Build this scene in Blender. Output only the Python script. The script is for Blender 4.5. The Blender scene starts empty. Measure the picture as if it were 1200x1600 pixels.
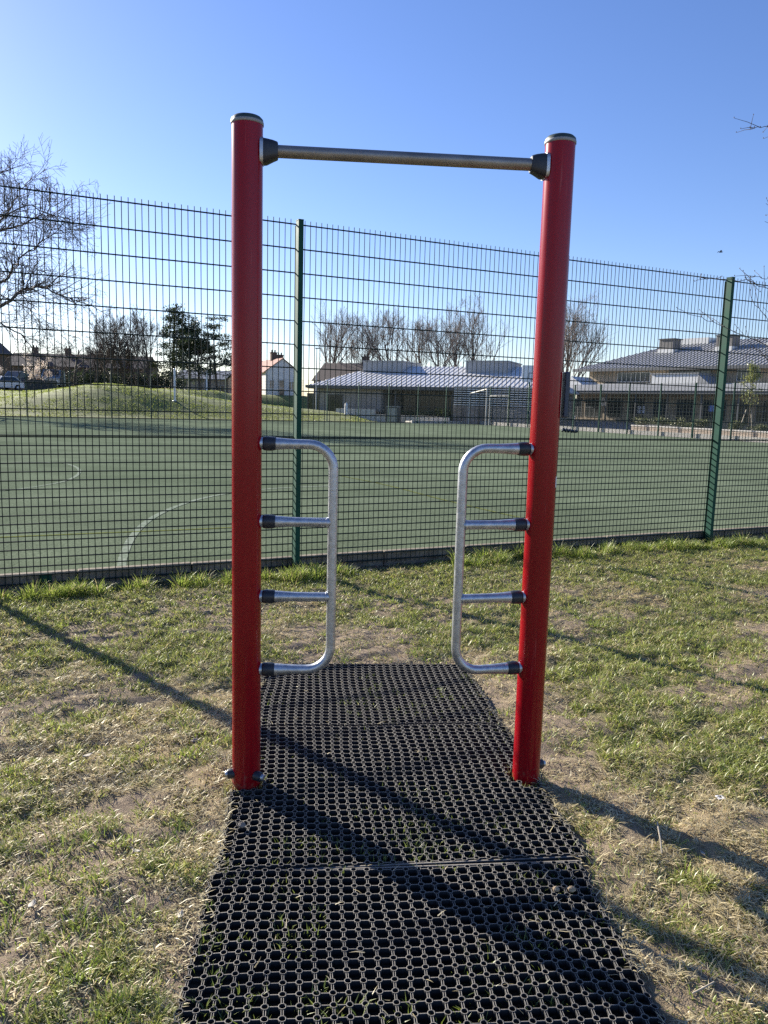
import bpy, math, random
import numpy as np
from mathutils import Vector
random.seed(7); RNG = np.random.default_rng(11)
SC = bpy.context.scene
COL = SC.collection
# ------------------------------------------------------------------ camera geometry
F = 1202.; VPX, VPY = 372., 9400.; EYE = 1.5
_d = np.array([(VPX-600)/F, -(VPY-800)/F, -1.]); UP = -_d/np.linalg.norm(_d)
_z = np.array([0, 0, -1.]); FW = _z-UP*(_z@UP); FW /= np.linalg.norm(FW); RT = np.cross(FW, UP)
def ray(u, v):
    c = np.array([(u-600)/F, -(v-800)/F, -1.]); return np.array([c@RT, c@FW, c@UP])
def G(u, v, z=0.):
    r = ray(u, v); return np.array([0, 0, EYE])+r*((z-EYE)/r[2])
def D(u, v, Y):
    r = ray(u, v); return np.array([0, 0, EYE])+r*(Y/r[1])
def zat(x, y, v):
    # height at plan point (x, y) that sits on image row v
    lo, hi = -20., 60.
    for _ in range(50):
        m = (lo+hi)/2; c = x*RT+y*FW+(m-EYE)*UP
        if 800+F*c[1]/c[2] > v: lo = m
        else: hi = m
    return (lo+hi)/2

# ------------------------------------------------------------------ materials
MATS = {}
def mat(name, col, rough=.6, metal=0., var=.0, scale=8., bump=0., bscale=60., spec=.5, coat=0., col2=None, detail=6., stretch=(1, 1, 1)):
    if name in MATS: return MATS[name]
    m = bpy.data.materials.new(name); m.use_nodes = True; N = m.node_tree.nodes; L = m.node_tree.links
    b = N['Principled BSDF']
    b.inputs['Roughness'].default_value = rough; b.inputs['Metallic'].default_value = metal
    b.inputs['Specular IOR Level'].default_value = spec
    b.inputs['Coat Weight'].default_value = coat; b.inputs['Coat Roughness'].default_value = .08
    tc = N.new('ShaderNodeTexCoord'); mp = N.new('ShaderNodeMapping'); L.new(tc.outputs['Object'], mp.inputs['Vector'])
    mp.inputs['Scale'].default_value = stretch
    if col2 is None: col2 = tuple(c*(1-var) for c in col); col = tuple(min(1, c*(1+var)) for c in col)
    nz = N.new('ShaderNodeTexNoise'); nz.inputs['Scale'].default_value = scale; nz.inputs['Detail'].default_value = detail
    nz.inputs['Roughness'].default_value = .62
    L.new(mp.outputs['Vector'], nz.inputs['Vector'])
    rp = N.new('ShaderNodeValToRGB'); rp.color_ramp.elements[0].position = .33; rp.color_ramp.elements[1].position = .67
    rp.color_ramp.elements[0].color = (*col2, 1); rp.color_ramp.elements[1].color = (*col, 1)
    L.new(nz.outputs['Fac'], rp.inputs['Fac']); L.new(rp.outputs['Color'], b.inputs['Base Color'])
    mr = N.new('ShaderNodeMapRange'); mr.inputs['To Min'].default_value = max(0.02, rough*.8); mr.inputs['To Max'].default_value = min(1, rough*1.2)
    L.new(nz.outputs['Fac'], mr.inputs['Value']); L.new(mr.outputs['Result'], b.inputs['Roughness'])
    if bump:
        n2 = N.new('ShaderNodeTexNoise'); n2.inputs['Scale'].default_value = bscale; n2.inputs['Detail'].default_value = 5
        L.new(mp.outputs['Vector'], n2.inputs['Vector'])
        bp = N.new('ShaderNodeBump'); bp.inputs['Strength'].default_value = bump; bp.inputs['Distance'].default_value = .02
        L.new(n2.outputs['Fac'], bp.inputs['Height']); L.new(bp.outputs['Normal'], b.inputs['Normal'])
    MATS[name] = m; return m
def brick_mat(name, c1, c2, mortar, scale=1., rough=.85, ang=0.):
    m = bpy.data.materials.new(name); m.use_nodes = True; N = m.node_tree.nodes; L = m.node_tree.links
    b = N['Principled BSDF']; b.inputs['Roughness'].default_value = rough
    tc = N.new('ShaderNodeTexCoord'); mp = N.new('ShaderNodeMapping'); L.new(tc.outputs['Object'], mp.inputs['Vector'])
    mp.inputs['Rotation'].default_value = (math.radians(90), 0, ang)
    sx = N.new('ShaderNodeSeparateXYZ'); L.new(tc.outputs['Object'], sx.inputs[0])
    # run along the wall: rotate plan coords by the wall's bearing
    cx = N.new('ShaderNodeMath'); cx.operation = 'MULTIPLY'; cx.inputs[1].default_value = math.cos(ang); L.new(sx.outputs['X'], cx.inputs[0])
    cy = N.new('ShaderNodeMath'); cy.operation = 'MULTIPLY_ADD'; cy.inputs[1].default_value = math.sin(ang); L.new(sx.outputs['Y'], cy.inputs[0]); L.new(cx.outputs[0], cy.inputs[2])
    cb = N.new('ShaderNodeCombineXYZ'); L.new(cy.outputs[0], cb.inputs['X']); L.new(sx.outputs['Z'], cb.inputs['Y'])
    bk = N.new('ShaderNodeTexBrick'); bk.inputs['Scale'].default_value = scale
    bk.inputs['Color1'].default_value = (*c1, 1); bk.inputs['Color2'].default_value = (*c2, 1); bk.inputs['Mortar'].default_value = (*mortar, 1)
    bk.inputs['Brick Width'].default_value = .225; bk.inputs['Row Height'].default_value = .075; bk.inputs['Mortar Size'].default_value = .008
    L.new(cb.outputs[0], bk.inputs['Vector'])
    nz = N.new('ShaderNodeTexNoise'); nz.inputs['Scale'].default_value = 1.3; L.new(tc.outputs['Object'], nz.inputs['Vector'])
    mx = N.new('ShaderNodeMix'); mx.data_type = 'RGBA'; mx.blend_type = 'MULTIPLY'; mx.inputs['Factor'].default_value = .5
    L.new(bk.outputs['Color'], mx.inputs[6]); L.new(nz.outputs['Fac'], mx.inputs[7]); L.new(mx.outputs[2], b.inputs['Base Color'])
    MATS[name] = m; return m
def blade_mat(name, trans=.45):
    m = bpy.data.materials.new(name); m.use_nodes = True; N = m.node_tree.nodes; L = m.node_tree.links
    N.remove(N['Principled BSDF']); out = N['Material Output']
    at = N.new('ShaderNodeAttribute'); at.attribute_name = 'col'
    df = N.new('ShaderNodeBsdfDiffuse'); tr = N.new('ShaderNodeBsdfTranslucent'); gl = N.new('ShaderNodeBsdfGlossy')
    gl.inputs['Roughness'].default_value = .45; gl.inputs['Color'].default_value = (.9, .9, .85, 1)
    L.new(at.outputs['Color'], df.inputs['Color']); L.new(at.outputs['Color'], tr.inputs['Color'])
    m1 = N.new('ShaderNodeMixShader'); m1.inputs[0].default_value = trans; L.new(df.outputs[0], m1.inputs[1]); L.new(tr.outputs[0], m1.inputs[2])
    m2 = N.new('ShaderNodeMixShader'); m2.inputs[0].default_value = .05; L.new(m1.outputs[0], m2.inputs[1]); L.new(gl.outputs[0], m2.inputs[2])
    L.new(m2.outputs[0], out.inputs['Surface']); MATS[name] = m; return m

M_red = mat('red_paint', (.240, .0030, .0080), .22, var=.10, scale=5, spec=.28, stretch=(1, 1, .25), bump=.015, bscale=40)
M_galv = mat('galvanised_steel', (.56, .58, .60), .42, .85, scale=38, col2=(.36, .39, .42), bump=.05, bscale=120)
M_bar = mat('worn_bar_steel', (.33, .32, .30), .48, .75, scale=18, col2=(.22, .205, .185), stretch=(.4, 1, 1))
M_blackpl = mat('black_plastic', (.018, .022, .030), .42, var=.2, scale=30)
M_capdk = mat('dark_green_cap', (.03, .05, .045), .45, var=.2)
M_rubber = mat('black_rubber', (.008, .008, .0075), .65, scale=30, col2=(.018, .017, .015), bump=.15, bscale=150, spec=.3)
def dust_and_glint(m):
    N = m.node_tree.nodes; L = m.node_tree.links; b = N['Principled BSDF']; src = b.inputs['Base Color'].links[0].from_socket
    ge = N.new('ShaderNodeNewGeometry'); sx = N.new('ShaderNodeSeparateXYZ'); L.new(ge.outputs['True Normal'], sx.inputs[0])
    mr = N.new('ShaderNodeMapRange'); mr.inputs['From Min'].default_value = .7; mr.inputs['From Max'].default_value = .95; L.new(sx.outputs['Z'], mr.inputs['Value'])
    mx = N.new('ShaderNodeMix'); mx.data_type = 'RGBA'; mx.inputs[7].default_value = (.165, .152, .132, 1); L.new(mr.outputs[0], mx.inputs[0]); L.new(src, mx.inputs[6]); L.new(mx.outputs[2], b.inputs['Base Color'])  # upward faces paler: dust, with the sun's glint painted into the colour
dust_and_glint(M_rubber)
def grimy(m):
    N = m.node_tree.nodes; L = m.node_tree.links; b = N['Principled BSDF']; src = b.inputs['Base Color'].links[0].from_socket
    tc = N.new('ShaderNodeTexCoord'); sx = N.new('ShaderNodeSeparateXYZ'); L.new(tc.outputs['Object'], sx.inputs[0])
    h = N.new('ShaderNodeMapRange'); h.inputs['From Min'].default_value = .0; h.inputs['From Max'].default_value = .16; h.inputs['To Min'].default_value = .38; h.inputs['To Max'].default_value = .0; L.new(sx.outputs['Z'], h.inputs['Value'])
    n1 = N.new('ShaderNodeTexNoise'); n1.inputs['Scale'].default_value = 55; n1.inputs['Detail'].default_value = 6; L.new(tc.outputs['Object'], n1.inputs['Vector'])
    th = N.new('ShaderNodeMath'); th.operation = 'ADD'; L.new(n1.outputs['Fac'], th.inputs[0]); L.new(h.outputs[0], th.inputs[1])
    cr = N.new('ShaderNodeMapRange'); cr.inputs['From Min'].default_value = .80; cr.inputs['From Max'].default_value = 1.15; cr.inputs['To Max'].default_value = .75; L.new(th.outputs[0], cr.inputs['Value'])
    mx = N.new('ShaderNodeMix'); mx.data_type = 'RGBA'; mx.inputs[7].default_value = (.16, .11, .07, 1); L.new(cr.outputs[0], mx.inputs[0]); L.new(src, mx.inputs[6])
    mp = N.new('ShaderNodeMapping'); mp.inputs['Scale'].default_value = (130, 130, 5); L.new(tc.outputs['Object'], mp.inputs['Vector'])
    n2 = N.new('ShaderNodeTexNoise'); n2.inputs['Scale'].default_value = 1.; n2.inputs['Detail'].default_value = 3; L.new(mp.outputs[0], n2.inputs['Vector'])
    sc = N.new('ShaderNodeMapRange'); sc.inputs['From Min'].default_value = .66; sc.inputs['From Max'].default_value = .74; sc.inputs['To Max'].default_value = .35; L.new(n2.outputs['Fac'], sc.inputs['Value'])
    m2 = N.new('ShaderNodeMix'); m2.data_type = 'RGBA'; m2.inputs[7].default_value = (.42, .10, .09, 1); L.new(sc.outputs[0], m2.inputs[0]); L.new(mx.outputs[2], m2.inputs[6]); L.new(m2.outputs[2], b.inputs['Base Color'])
grimy(M_red)
M_sign = mat('blue_grey_panel', (.03, .045, .075), .45, var=.1)
M_white = mat('white_sticker', (.75, .76, .78), .5, var=.05)
M_fence = mat('green_fence_coating', (.004, .015, .012), .5, var=.15, scale=20, spec=.25)
M_post = mat('green_post_coating', (.007, .055, .036), .62, var=.18, scale=14, spec=.18)
M_kerb = mat('pale_concrete', (.27, .235, .185), .95, scale=7, spec=.1, col2=(.14, .120, .095), bump=.3, bscale=40)
M_soil = None

# ------------------------------------------------------------------ mesh builder
class MB:
    def __init__(s): s.v = []; s.f = []; s.sm = []
    def add(s, vs, fs, smooth=False):
        o = len(s.v); s.v += [tuple(map(float, p)) for p in vs]; s.f += [tuple(i+o for i in f) for f in fs]; s.sm += [smooth]*len(fs); return s
    def hexa(s, p):   # 8 corners: bottom 4 ccw, top 4 ccw
        return s.add(p, [(0, 3, 2, 1), (4, 5, 6, 7), (0, 1, 5, 4), (1, 2, 6, 5), (2, 3, 7, 6), (3, 0, 4, 7)])
    def box(s, x0, x1, y0, y1, z0, z1):
        return s.hexa([(x0, y0, z0), (x1, y0, z0), (x1, y1, z0), (x0, y1, z0), (x0, y0, z1), (x1, y0, z1), (x1, y1, z1), (x0, y1, z1)])
    def fbox(s, fr, a0, a1, d0, d1, z0, z1):
        return s.hexa([fr(a0, d0, z0), fr(a1, d0, z0), fr(a1, d1, z0), fr(a0, d1, z0), fr(a0, d0, z1), fr(a1, d0, z1), fr(a1, d1, z1), fr(a0, d1, z1)])
    def tube(s, path, rad, n=8, caps=True, smooth=True):
        P = [np.array(p, float) for p in path]; k = len(P)
        if not hasattr(rad, '__len__'): rad = [rad]*k
        vs = []; T0 = P[1]-P[0]; ref = np.array([0, 0, 1.]) if abs(T0[2]) < .9*np.linalg.norm(T0) else np.array([1., 0, 0])
        for i in range(k):
            t = P[min(i+1, k-1)]-P[max(i-1, 0)]; t = t/(np.linalg.norm(t)+1e-12)
            a = ref-t*(ref@t); na = np.linalg.norm(a)
            if na < 1e-4: a = np.cross(t, [0.3, .8, .5]); na = np.linalg.norm(a)
            a /= na; b = np.cross(t, a); ref = a
            for j in range(n):
                q = 2*math.pi*j/n; vs.append(P[i]+(a*math.cos(q)+b*math.sin(q))*rad[i])
        fs = [(i*n+j, i*n+(j+1) % n, (i+1)*n+(j+1) % n, (i+1)*n+j) for i in range(k-1) for j in range(n)]
        s.add(vs, fs, smooth)
        if caps: s.add(vs[:n], [tuple(range(n))[::-1]]); s.add(vs[-n:], [tuple(range(n))])
        return s
    def lathe(s, base, axis, prof, n=24):   # prof: (distance along axis, radius)
        b = np.array(base, float); a = np.array(axis, float); a /= np.linalg.norm(a)
        return s.tube([b+a*h for h, r in prof], [r for h, r in prof], n)
    def build(s, name, m, parent=None, root=None, loc=None, bevel=0., smooth=None):
        me = bpy.data.meshes.new(name)
        o = root.location if root is not None else (Vector(loc) if loc is not None else Vector((0, 0, 0)))
        me.from_pydata([(x-o[0], y-o[1], z-o[2]) for x, y, z in s.v], [], s.f)
        me.polygons.foreach_set('use_smooth', [bool(x) if smooth is None else smooth for x in s.sm])
        me.materials.append(m); ob = bpy.data.objects.new(name, me); COL.objects.link(ob)
        if parent is not None: ob.parent = parent
        elif loc is not None: ob.location = loc
        if bevel:
            bv = ob.modifiers.new('bevel', 'BEVEL'); bv.width = bevel; bv.segments = 2; bv.limit_method = 'ANGLE'; bv.angle_limit = .6
        return ob
def tag(o, label=None, cat=None, group=None, kind=None):
    if label: o['label'] = label
    if cat: o['category'] = cat
    if group: o['group'] = group
    if kind: o['kind'] = kind
    return o
def thing(name, label, cat, loc, group=None):
    o = bpy.data.objects.new(name, None); COL.objects.link(o); o.location = tuple(map(float, loc)); o.empty_display_size = .2
    return tag(o, label, cat, group)
def struct(o, kind='structure'): o['kind'] = kind; return o
def npmesh(name, V, faces_flat, sizes, m, col=None, smooth=False):
    me = bpy.data.meshes.new(name); V = np.asarray(V, np.float32)
    me.vertices.add(len(V)); me.vertices.foreach_set('co', V.ravel())
    me.loops.add(len(faces_flat)); me.loops.foreach_set('vertex_index', np.asarray(faces_flat, np.int32))
    sizes = np.asarray(sizes, np.int32); me.polygons.add(len(sizes))
    me.polygons.foreach_set('loop_start', np.concatenate([[0], np.cumsum(sizes)[:-1]]).astype(np.int32))
    me.update(calc_edges=True)
    if smooth: me.polygons.foreach_set('use_smooth', np.ones(len(sizes), bool))
    if col is not None:
        at = me.attributes.new('col', 'FLOAT_COLOR', 'POINT'); c = np.ones((len(V), 4), np.float32); c[:, :3] = col; at.data.foreach_set('color', c.ravel())
    me.materials.append(m); me.validate()
    ob = bpy.data.objects.new(name, me); COL.objects.link(ob); return ob

# ------------------------------------------------------------------ value noise
_T = RNG.random((256, 256))
def vnoise(x, y):
    xi = np.floor(x).astype(int); yi = np.floor(y).astype(int); fx = x-xi; fy = y-yi
    fx = fx*fx*(3-2*fx); fy = fy*fy*(3-2*fy); g = lambda a, b: _T[a % 256, b % 256]
    return (g(xi, yi)*(1-fx)+g(xi+1, yi)*fx)*(1-fy)+(g(xi, yi+1)*(1-fx)+g(xi+1, yi+1)*fx)*fy
def fbm(x, y, sc, oct=4):
    t = 0; a = .5; n = 0
    for i in range(oct): t = t+a*vnoise(x*sc+17.3*i, y*sc+5.1*i); n += a; a *= .5; sc *= 2.03
    return t/n
def sst(a, b, x): t = np.clip((x-a)/(b-a), 0, 1); return t*t*(3-2*t)

# ------------------------------------------------------------------ plan of the place
FD = np.array([.9025, .4309]); FN = np.array([-.4309, .9025])     # along / across the near fence
FP1 = np.array([-.764, 6.687])
def fence_t(x, y): return (x-FP1[0])*FN[0]+(y-FP1[1])*FN[1]      # <0 on the lawn side
CORNER = np.array([7.0, 63.0])
LP = np.array([-.513, 2.846]); RP = np.array([.606, 2.960])
EP = (RP-LP)/np.linalg.norm(RP-LP); EPN = np.array([-EP[1], EP[0]])
MATR = [  # corner near-left, along width, along length, sizes
    dict(o=(-.585, 3.375), ang=5.5, w=1.17, l=.86),
    dict(o=(-.512, 2.285), ang=5.9, w=1.23, l=1.065),
    dict(o=(-.437, 1.216), ang=4.6, w=1.205, l=1.058)]
def mat_local(k, x, y):
    r = MATR[k]; a = math.radians(r['ang']); dx = x-r['o'][0]; dy = y-r['o'][1]
    return dx*math.cos(a)+dy*math.sin(a), -dx*math.sin(a)+dy*math.cos(a)
def mat_dist(x, y):   # <0 inside any mat
    dd = np.full(np.shape(x), 9.)
    for k, r in enumerate(MATR):
        s, t = mat_local(k, x, y); q = np.maximum(np.maximum(-s, s-r['w']), np.maximum(-t, t-r['l'])); dd = np.minimum(dd, q)
    s, t = mat_local(1, x, y); seam = np.maximum(np.maximum(.03-s, s-(MATR[1]['w']-.03)), np.abs(np.abs(t-MATR[1]['l']/2)-MATR[1]['l']/2)-.06)
    return np.minimum(dd, np.where(seam < 0, -.04, 9.))
def ground_z(x, y):
    near = np.exp(-(((x-.5)/9)**4+((y-5)/8)**4))
    z = (fbm(x, y, 1.1, 3)-.5)*.05+(fbm(x+9, y, 6, 3)-.5)*.045+(fbm(x+3, y, 22, 2)-.5)*.024
    q = sst(-.06, .16, mat_dist(x, y)); z = z*(.15+.85*q)-.012*(1-q)
    z = z-.012*sst(-.30, -.08, fence_t(x, y))
    return np.where(fence_t(x, y) > .05, -.03, z*near)
def green(x, y):    # how green the lawn is at a place
    g = fbm(x+40, y+3, 1.5, 4)*.62+fbm(x, y+20, 5.5, 3)*.38
    g = g+.15*sst(-1.7, -.35, fence_t(x, y))+.05*sst(.7, 2.2, x)-.02
    md = mat_dist(x, y); g = g+.09*np.exp(-(((x+1.55)/.55)**2+((y-2.75)/.5)**2))+.05*np.exp(-(((x+1.2)/.5)**2+((y-1.9)/.4)**2)); g = g-.16*np.exp(-np.maximum(md, 0)/.22)
    g = g-.05*sst(2.6, 1.6, y)
    return np.clip((g-.305)/.23, 0, 1)
def bare(x, y):
    b = fbm(x+70, y+31, 2.2, 4); md = mat_dist(x, y)
    b = b+.16*np.exp(-np.maximum(md, 0)/.18)-.25*sst(-1.2, -.3, fence_t(x, y))
    return np.clip((b-.50)/.14, 0, 1)

# ------------------------------------------------------------------ ground sheet
def ground():
    def axis(lo, hi, st, far):
        a = list(np.arange(lo, hi, st)); p = hi; s = st
        while p < far: a.append(p); s *= 1.35; p += s
        p = lo; s = st; b = []
        while p > -far: s *= 1.35; p -= s; b.append(p)
        return np.array(b[::-1]+a)
    xs = axis(-4., 6., .028, 2500); ys = axis(.9, 10., .028, 2500)
    X, Y = np.meshgrid(xs, ys); Z = ground_z(X, Y); nx = len(xs); ny = len(ys)
    V = np.stack([X.ravel(), Y.ravel(), Z.ravel()], 1)
    i = (np.arange(ny-1)[:, None]*nx+np.arange(nx-1)[None]).ravel()
    q = np.stack([i, i+1, i+nx+1, i+nx], 1)
    g = green(X, Y).ravel(); b = bare(X, Y).ravel(); md = mat_dist(X, Y).ravel()
    soil = np.array([.27, .210, .148]); dry = np.array([.36, .28, .155]); gr = np.array([.14, .145, .050]); dk = np.array([.045, .036, .026])
    n = fbm(X, Y, 30, 2).ravel()[:, None]
    c = dry*(1-g[:, None])+gr*g[:, None]; k = np.clip(.35+.65*b, 0, 1)[:, None]; c = c*(1-k)+soil*k
    under = sst(.03, -.02, md)[:, None]; c = c*(1-under)+dk*under; nf = (sst(-.22, -.08, fence_t(X, Y))*.75).ravel()[:, None]; c = (c*(1-nf)+np.array([.075, .060, .044])*nf)*(.7+.6*n)  # strip along the fence foot: dark soil with shadow painted into its colour
    m = bpy.data.materials.new('lawn_soil'); m.use_nodes = True; N = m.node_tree.nodes; L = m.node_tree.links
    bs = N['Principled BSDF']; bs.inputs['Roughness'].default_value = .95; bs.inputs['Specular IOR Level'].default_value = .15
    at = N.new('ShaderNodeAttribute'); at.attribute_name = 'col'; tc = N.new('ShaderNodeTexCoord')
    nz = N.new('ShaderNodeTexNoise'); nz.inputs['Scale'].default_value = 220; nz.inputs['Detail'].default_value = 4; L.new(tc.outputs['Object'], nz.inputs['Vector'])
    mr = N.new('ShaderNodeMapRange'); mr.inputs['To Min'].default_value = .45; mr.inputs['To Max'].default_value = 1.5; L.new(nz.outputs['Fac'], mr.inputs['Value'])
    mx = N.new('ShaderNodeVectorMath'); mx.operation = 'SCALE'; L.new(at.outputs['Color'], mx.inputs[0]); L.new(mr.outputs['Result'], mx.inputs['Scale'])
    L.new(mx.outputs[0], bs.inputs['Base Color'])
    bp = N.new('ShaderNodeBump'); bp.inputs['Strength'].default_value = .8; bp.inputs['Distance'].default_value = .012; L.new(nz.outputs['Fac'], bp.inputs['Height']); L.new(bp.outputs['Normal'], bs.inputs['Normal'])
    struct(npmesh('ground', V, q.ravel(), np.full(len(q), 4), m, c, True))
ground()

# ------------------------------------------------------------------ grass blades
M_blade = blade_mat('grass_blade', .5); M_straw = blade_mat('dry_blade', .3)
def blades(name, P, ln, wd, lean, az, col, m, bend=.5):
    n = len(P); d = np.stack([np.cos(az), np.sin(az)], 1); side = np.stack([-d[:, 1], d[:, 0], np.zeros(n)], 1)
    tw = RNG.normal(0, .7, n); side = side*np.cos(tw)[:, None]+np.stack([d[:, 0], d[:, 1], np.zeros(n)], 1)*np.sin(tw)[:, None]
    def along(f):
        th = lean+bend*f; return np.stack([d[:, 0]*np.sin(th), d[:, 1]*np.sin(th), np.cos(th)], 1)
    mid = P+along(.2)*(ln*.55)[:, None]; tip = mid+along(1.)*(ln*.45)[:, None]
    tip[:, 2] = np.maximum(tip[:, 2], P[:, 2]+.002); h = side*(wd/2)[:, None]
    V = np.stack([P-h, P+h, mid-h*.8, mid+h*.8, tip], 1).reshape(-1, 3)
    b = (np.arange(n)*5)[:, None]; fl = (b+np.array([0, 1, 3, 2, 2, 3, 4])[None]).ravel()
    C = np.repeat(col, 5, axis=0)
    return npmesh(name, V, fl, np.tile([4, 3], n), m, C)
def lerp(a, b, t): return np.array(a)[None]*(1-t[:, None])+np.array(b)[None]*t[:, None]
def scatter(n, near_bias=True):
    # plan points over the lawn, denser towards the viewer
    y = 1.15+(RNG.random(n)**1.35)*9.2; x = RNG.uniform(-1, 1, n)*(.56*y+.55)+.0
    k = (fence_t(x, y) < .03); return x[k], y[k]
GV = []
def lawn():
    P_, L_, W_, LE_, AZ_, C_ = [], [], [], [], [], []
    def put(x, y, ln, wd, lean, col, az=None):
        z = ground_z(x, y)-.002; P_.append(np.stack([x, y, z], 1)); L_.append(ln); W_.append(wd); LE_.append(lean); AZ_.append(RNG.uniform(0, 6.283, len(x)) if az is None else az); C_.append(col)
    # short turf
    x, y = scatter(900000); g = green(x, y); b = bare(x, y); md = mat_dist(x, y)
    cl = fbm(x+5, y+77, 14, 2)
    keep = RNG.random(len(x)) < np.clip((g*1.2+.14)*(1-.80*b)*sst(.30, .55, cl)*sst(0, .02, md)*1.6*(.10+.90*sst(-.08, -.24, fence_t(x, y))), 0, 1)
    x, y, g, cl = x[keep], y[keep], g[keep], cl[keep]; n = len(x); t = RNG.random(n)
    col = lerp((.150, .200, .036), (.440, .460, .115), t)
    yel = RNG.random(n) < .40*(1.25-g); col[yel] = lerp((.42, .34, .15), (.62, .52, .27), RNG.random(yel.sum()))
    ln = (.013+.030*RNG.random(n)**1.5)*(.65+.8*g)*(.6+.8*cl)
    put(x, y, ln, .0022+.0020*RNG.random(n)+.0003*y, RNG.uniform(.3, 1.45, n), col)
    # tussocks, longest beside the fence
    nt = 2100; ty = 1.3+RNG.random(nt)**1.2*8.6; tx = RNG.uniform(-1, 1, nt)*(.56*ty+.4)
    ft = fence_t(tx, ty); k = (ft < -.02) & (mat_dist(tx, ty) > .06) & (RNG.random(nt) < green(tx, ty)**1.4*.8+.04); tx, ty = tx[k], ty[k]
    ce = np.cumsum(RNG.uniform(.16, .42, 44))-3.7; s = np.repeat(ce, 9)+RNG.normal(0, .065, 396); off = np.repeat(-RNG.uniform(.10, .30, 44), 9)+RNG.normal(0, .05, 396); off = np.minimum(off, -.03)
    fx = FP1[0]+FD[0]*s+FN[0]*off; fy = FP1[1]+FD[1]*s+FN[1]*off; kk = fbm(fx, fy, .9, 2) > .30; fx, fy = fx[kk], fy[kk]
    for (ax, ay, edge) in ((tx, ty, False), (fx, fy, True)):
        per = 90 if edge else 42; m_ = len(ax)
        rad = np.repeat(RNG.uniform(.03, .085, m_), per); q = RNG.normal(0, .55, (m_*per, 2))*rad[:, None]
        x = np.repeat(ax, per)+q[:, 0]; y = np.repeat(ay, per)+q[:, 1]
        hh = np.repeat(RNG.uniform(.05, .20, m_)*(.6+.6*fbm(ax, ay, 2.5, 2)) if edge else RNG.uniform(.016, .050, m_), per)
        k = (fence_t(x, y) < .02) & (mat_dist(x, y) > .012); x, y, hh, q, rad = x[k], y[k], hh[k], q[k], rad[k]; n = len(x)
        col = lerp((.135, .210, .030), (.420, .490, .100), RNG.random(n)); w = RNG.random(n) < .18
        col[w] = lerp((.38, .32, .14), (.50, .43, .24), RNG.random(w.sum()))
        r = np.hypot(q[:, 0], q[:, 1])/(rad+1e-6)
        put(x, y, hh*(.5+.6*RNG.random(n)), .0034+.0022*RNG.random(n), np.clip(.12+.45*r+RNG.normal(0, .2, n), 0, 1.4), col, np.arctan2(q[:, 1], q[:, 0])+RNG.normal(0, .5, n))
    # blades coming up through the mat
    x = RNG.uniform(-.6, .9, 26000); y = RNG.uniform(1.2, 4.3, 26000); md = mat_dist(x, y)
    k = (md < -.015) & (fbm(x, y, 3.2, 3) > .47) & (fbm(x+8, y, 22, 2) > .53); x, y = x[k], y[k]; n = len(x)
    put(x, y, .028+.026*RNG.random(n)**2, .0030+.0016*RNG.random(n), RNG.uniform(.05, .7, n), lerp((.11, .16, .02), (.25, .29, .07), RNG.random(n)))
    for c in (LP, RP):
        n = 150; q = RNG.uniform(0, 6.283, n); rr = .058+np.abs(RNG.normal(0, .022, n)); x = c[0]+rr*np.cos(q); y = c[1]+rr*np.sin(q)
        put(x, y, .030+.040*RNG.random(n), .003+.0015*RNG.random(n), RNG.uniform(.1, 1.0, n), lerp((.16, .21, .04), (.55, .50, .22), RNG.random(n)))
    # rough turf either side of the view
    x = RNG.uniform(-9, 11, 120000); y = RNG.uniform(-3, 14, 120000)
    k = (fence_t(x, y) < .03) & ((np.abs(x) > .54*y+.5) | (y < 1.15)) & (mat_dist(x, y) > .02); x, y = x[k], y[k]; n = len(x); g = green(x, y)
    put(x, y, .03+.04*RNG.random(n), .006+.004*RNG.random(n), RNG.uniform(.1, 1.2, n), lerp((.10, .15, .022), (.30, .29, .07), RNG.random(n)))
    struct(tag(blades('grass', np.concatenate(P_), np.concatenate(L_), np.concatenate(W_), np.concatenate(LE_), np.concatenate(AZ_), np.concatenate(C_), M_blade),
        'patchy short green lawn grass growing around the black mats', 'grass'), 'stuff')
    # dead straw lying on the soil
    x, y = scatter(700000); g = green(x, y); md = mat_dist(x, y); b = bare(x, y)
    cl = fbm(x+50, y+7, 11, 2)
    keep = RNG.random(len(x)) < np.where(md < -.02, .35, 1.)*np.clip((1.0-.62*g)*(1-.60*b)*sst(.25, .55, cl)*sst(-.045, .03, md)*1.1*(.25+.75*sst(-.06, -.22, fence_t(x, y)))+.004*(md < 0), 0, 1); x, y = x[keep], y[keep]; n = len(x)
    z = np.where(mat_dist(x, y) < .01, .016+RNG.random(n)*.012, ground_z(x, y)+RNG.random(n)*.010); col = lerp((.40, .33, .165), (.74, .63, .39), RNG.random(n)**1.2); dk = RNG.random(n) < .15; col[dk] *= .5
    struct(tag(blades('dry_grass', np.stack([x, y, z], 1), .016+.032*RNG.random(n)**1.7, .0019+.0020*RNG.random(n)+.0003*y, RNG.uniform(.85, 1.55, n), RNG.uniform(0, 6.283, n), col, M_straw, .35),
        'dead straw coloured grass lying over bare worn soil', 'dry grass'), 'stuff')
lawn()

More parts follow.
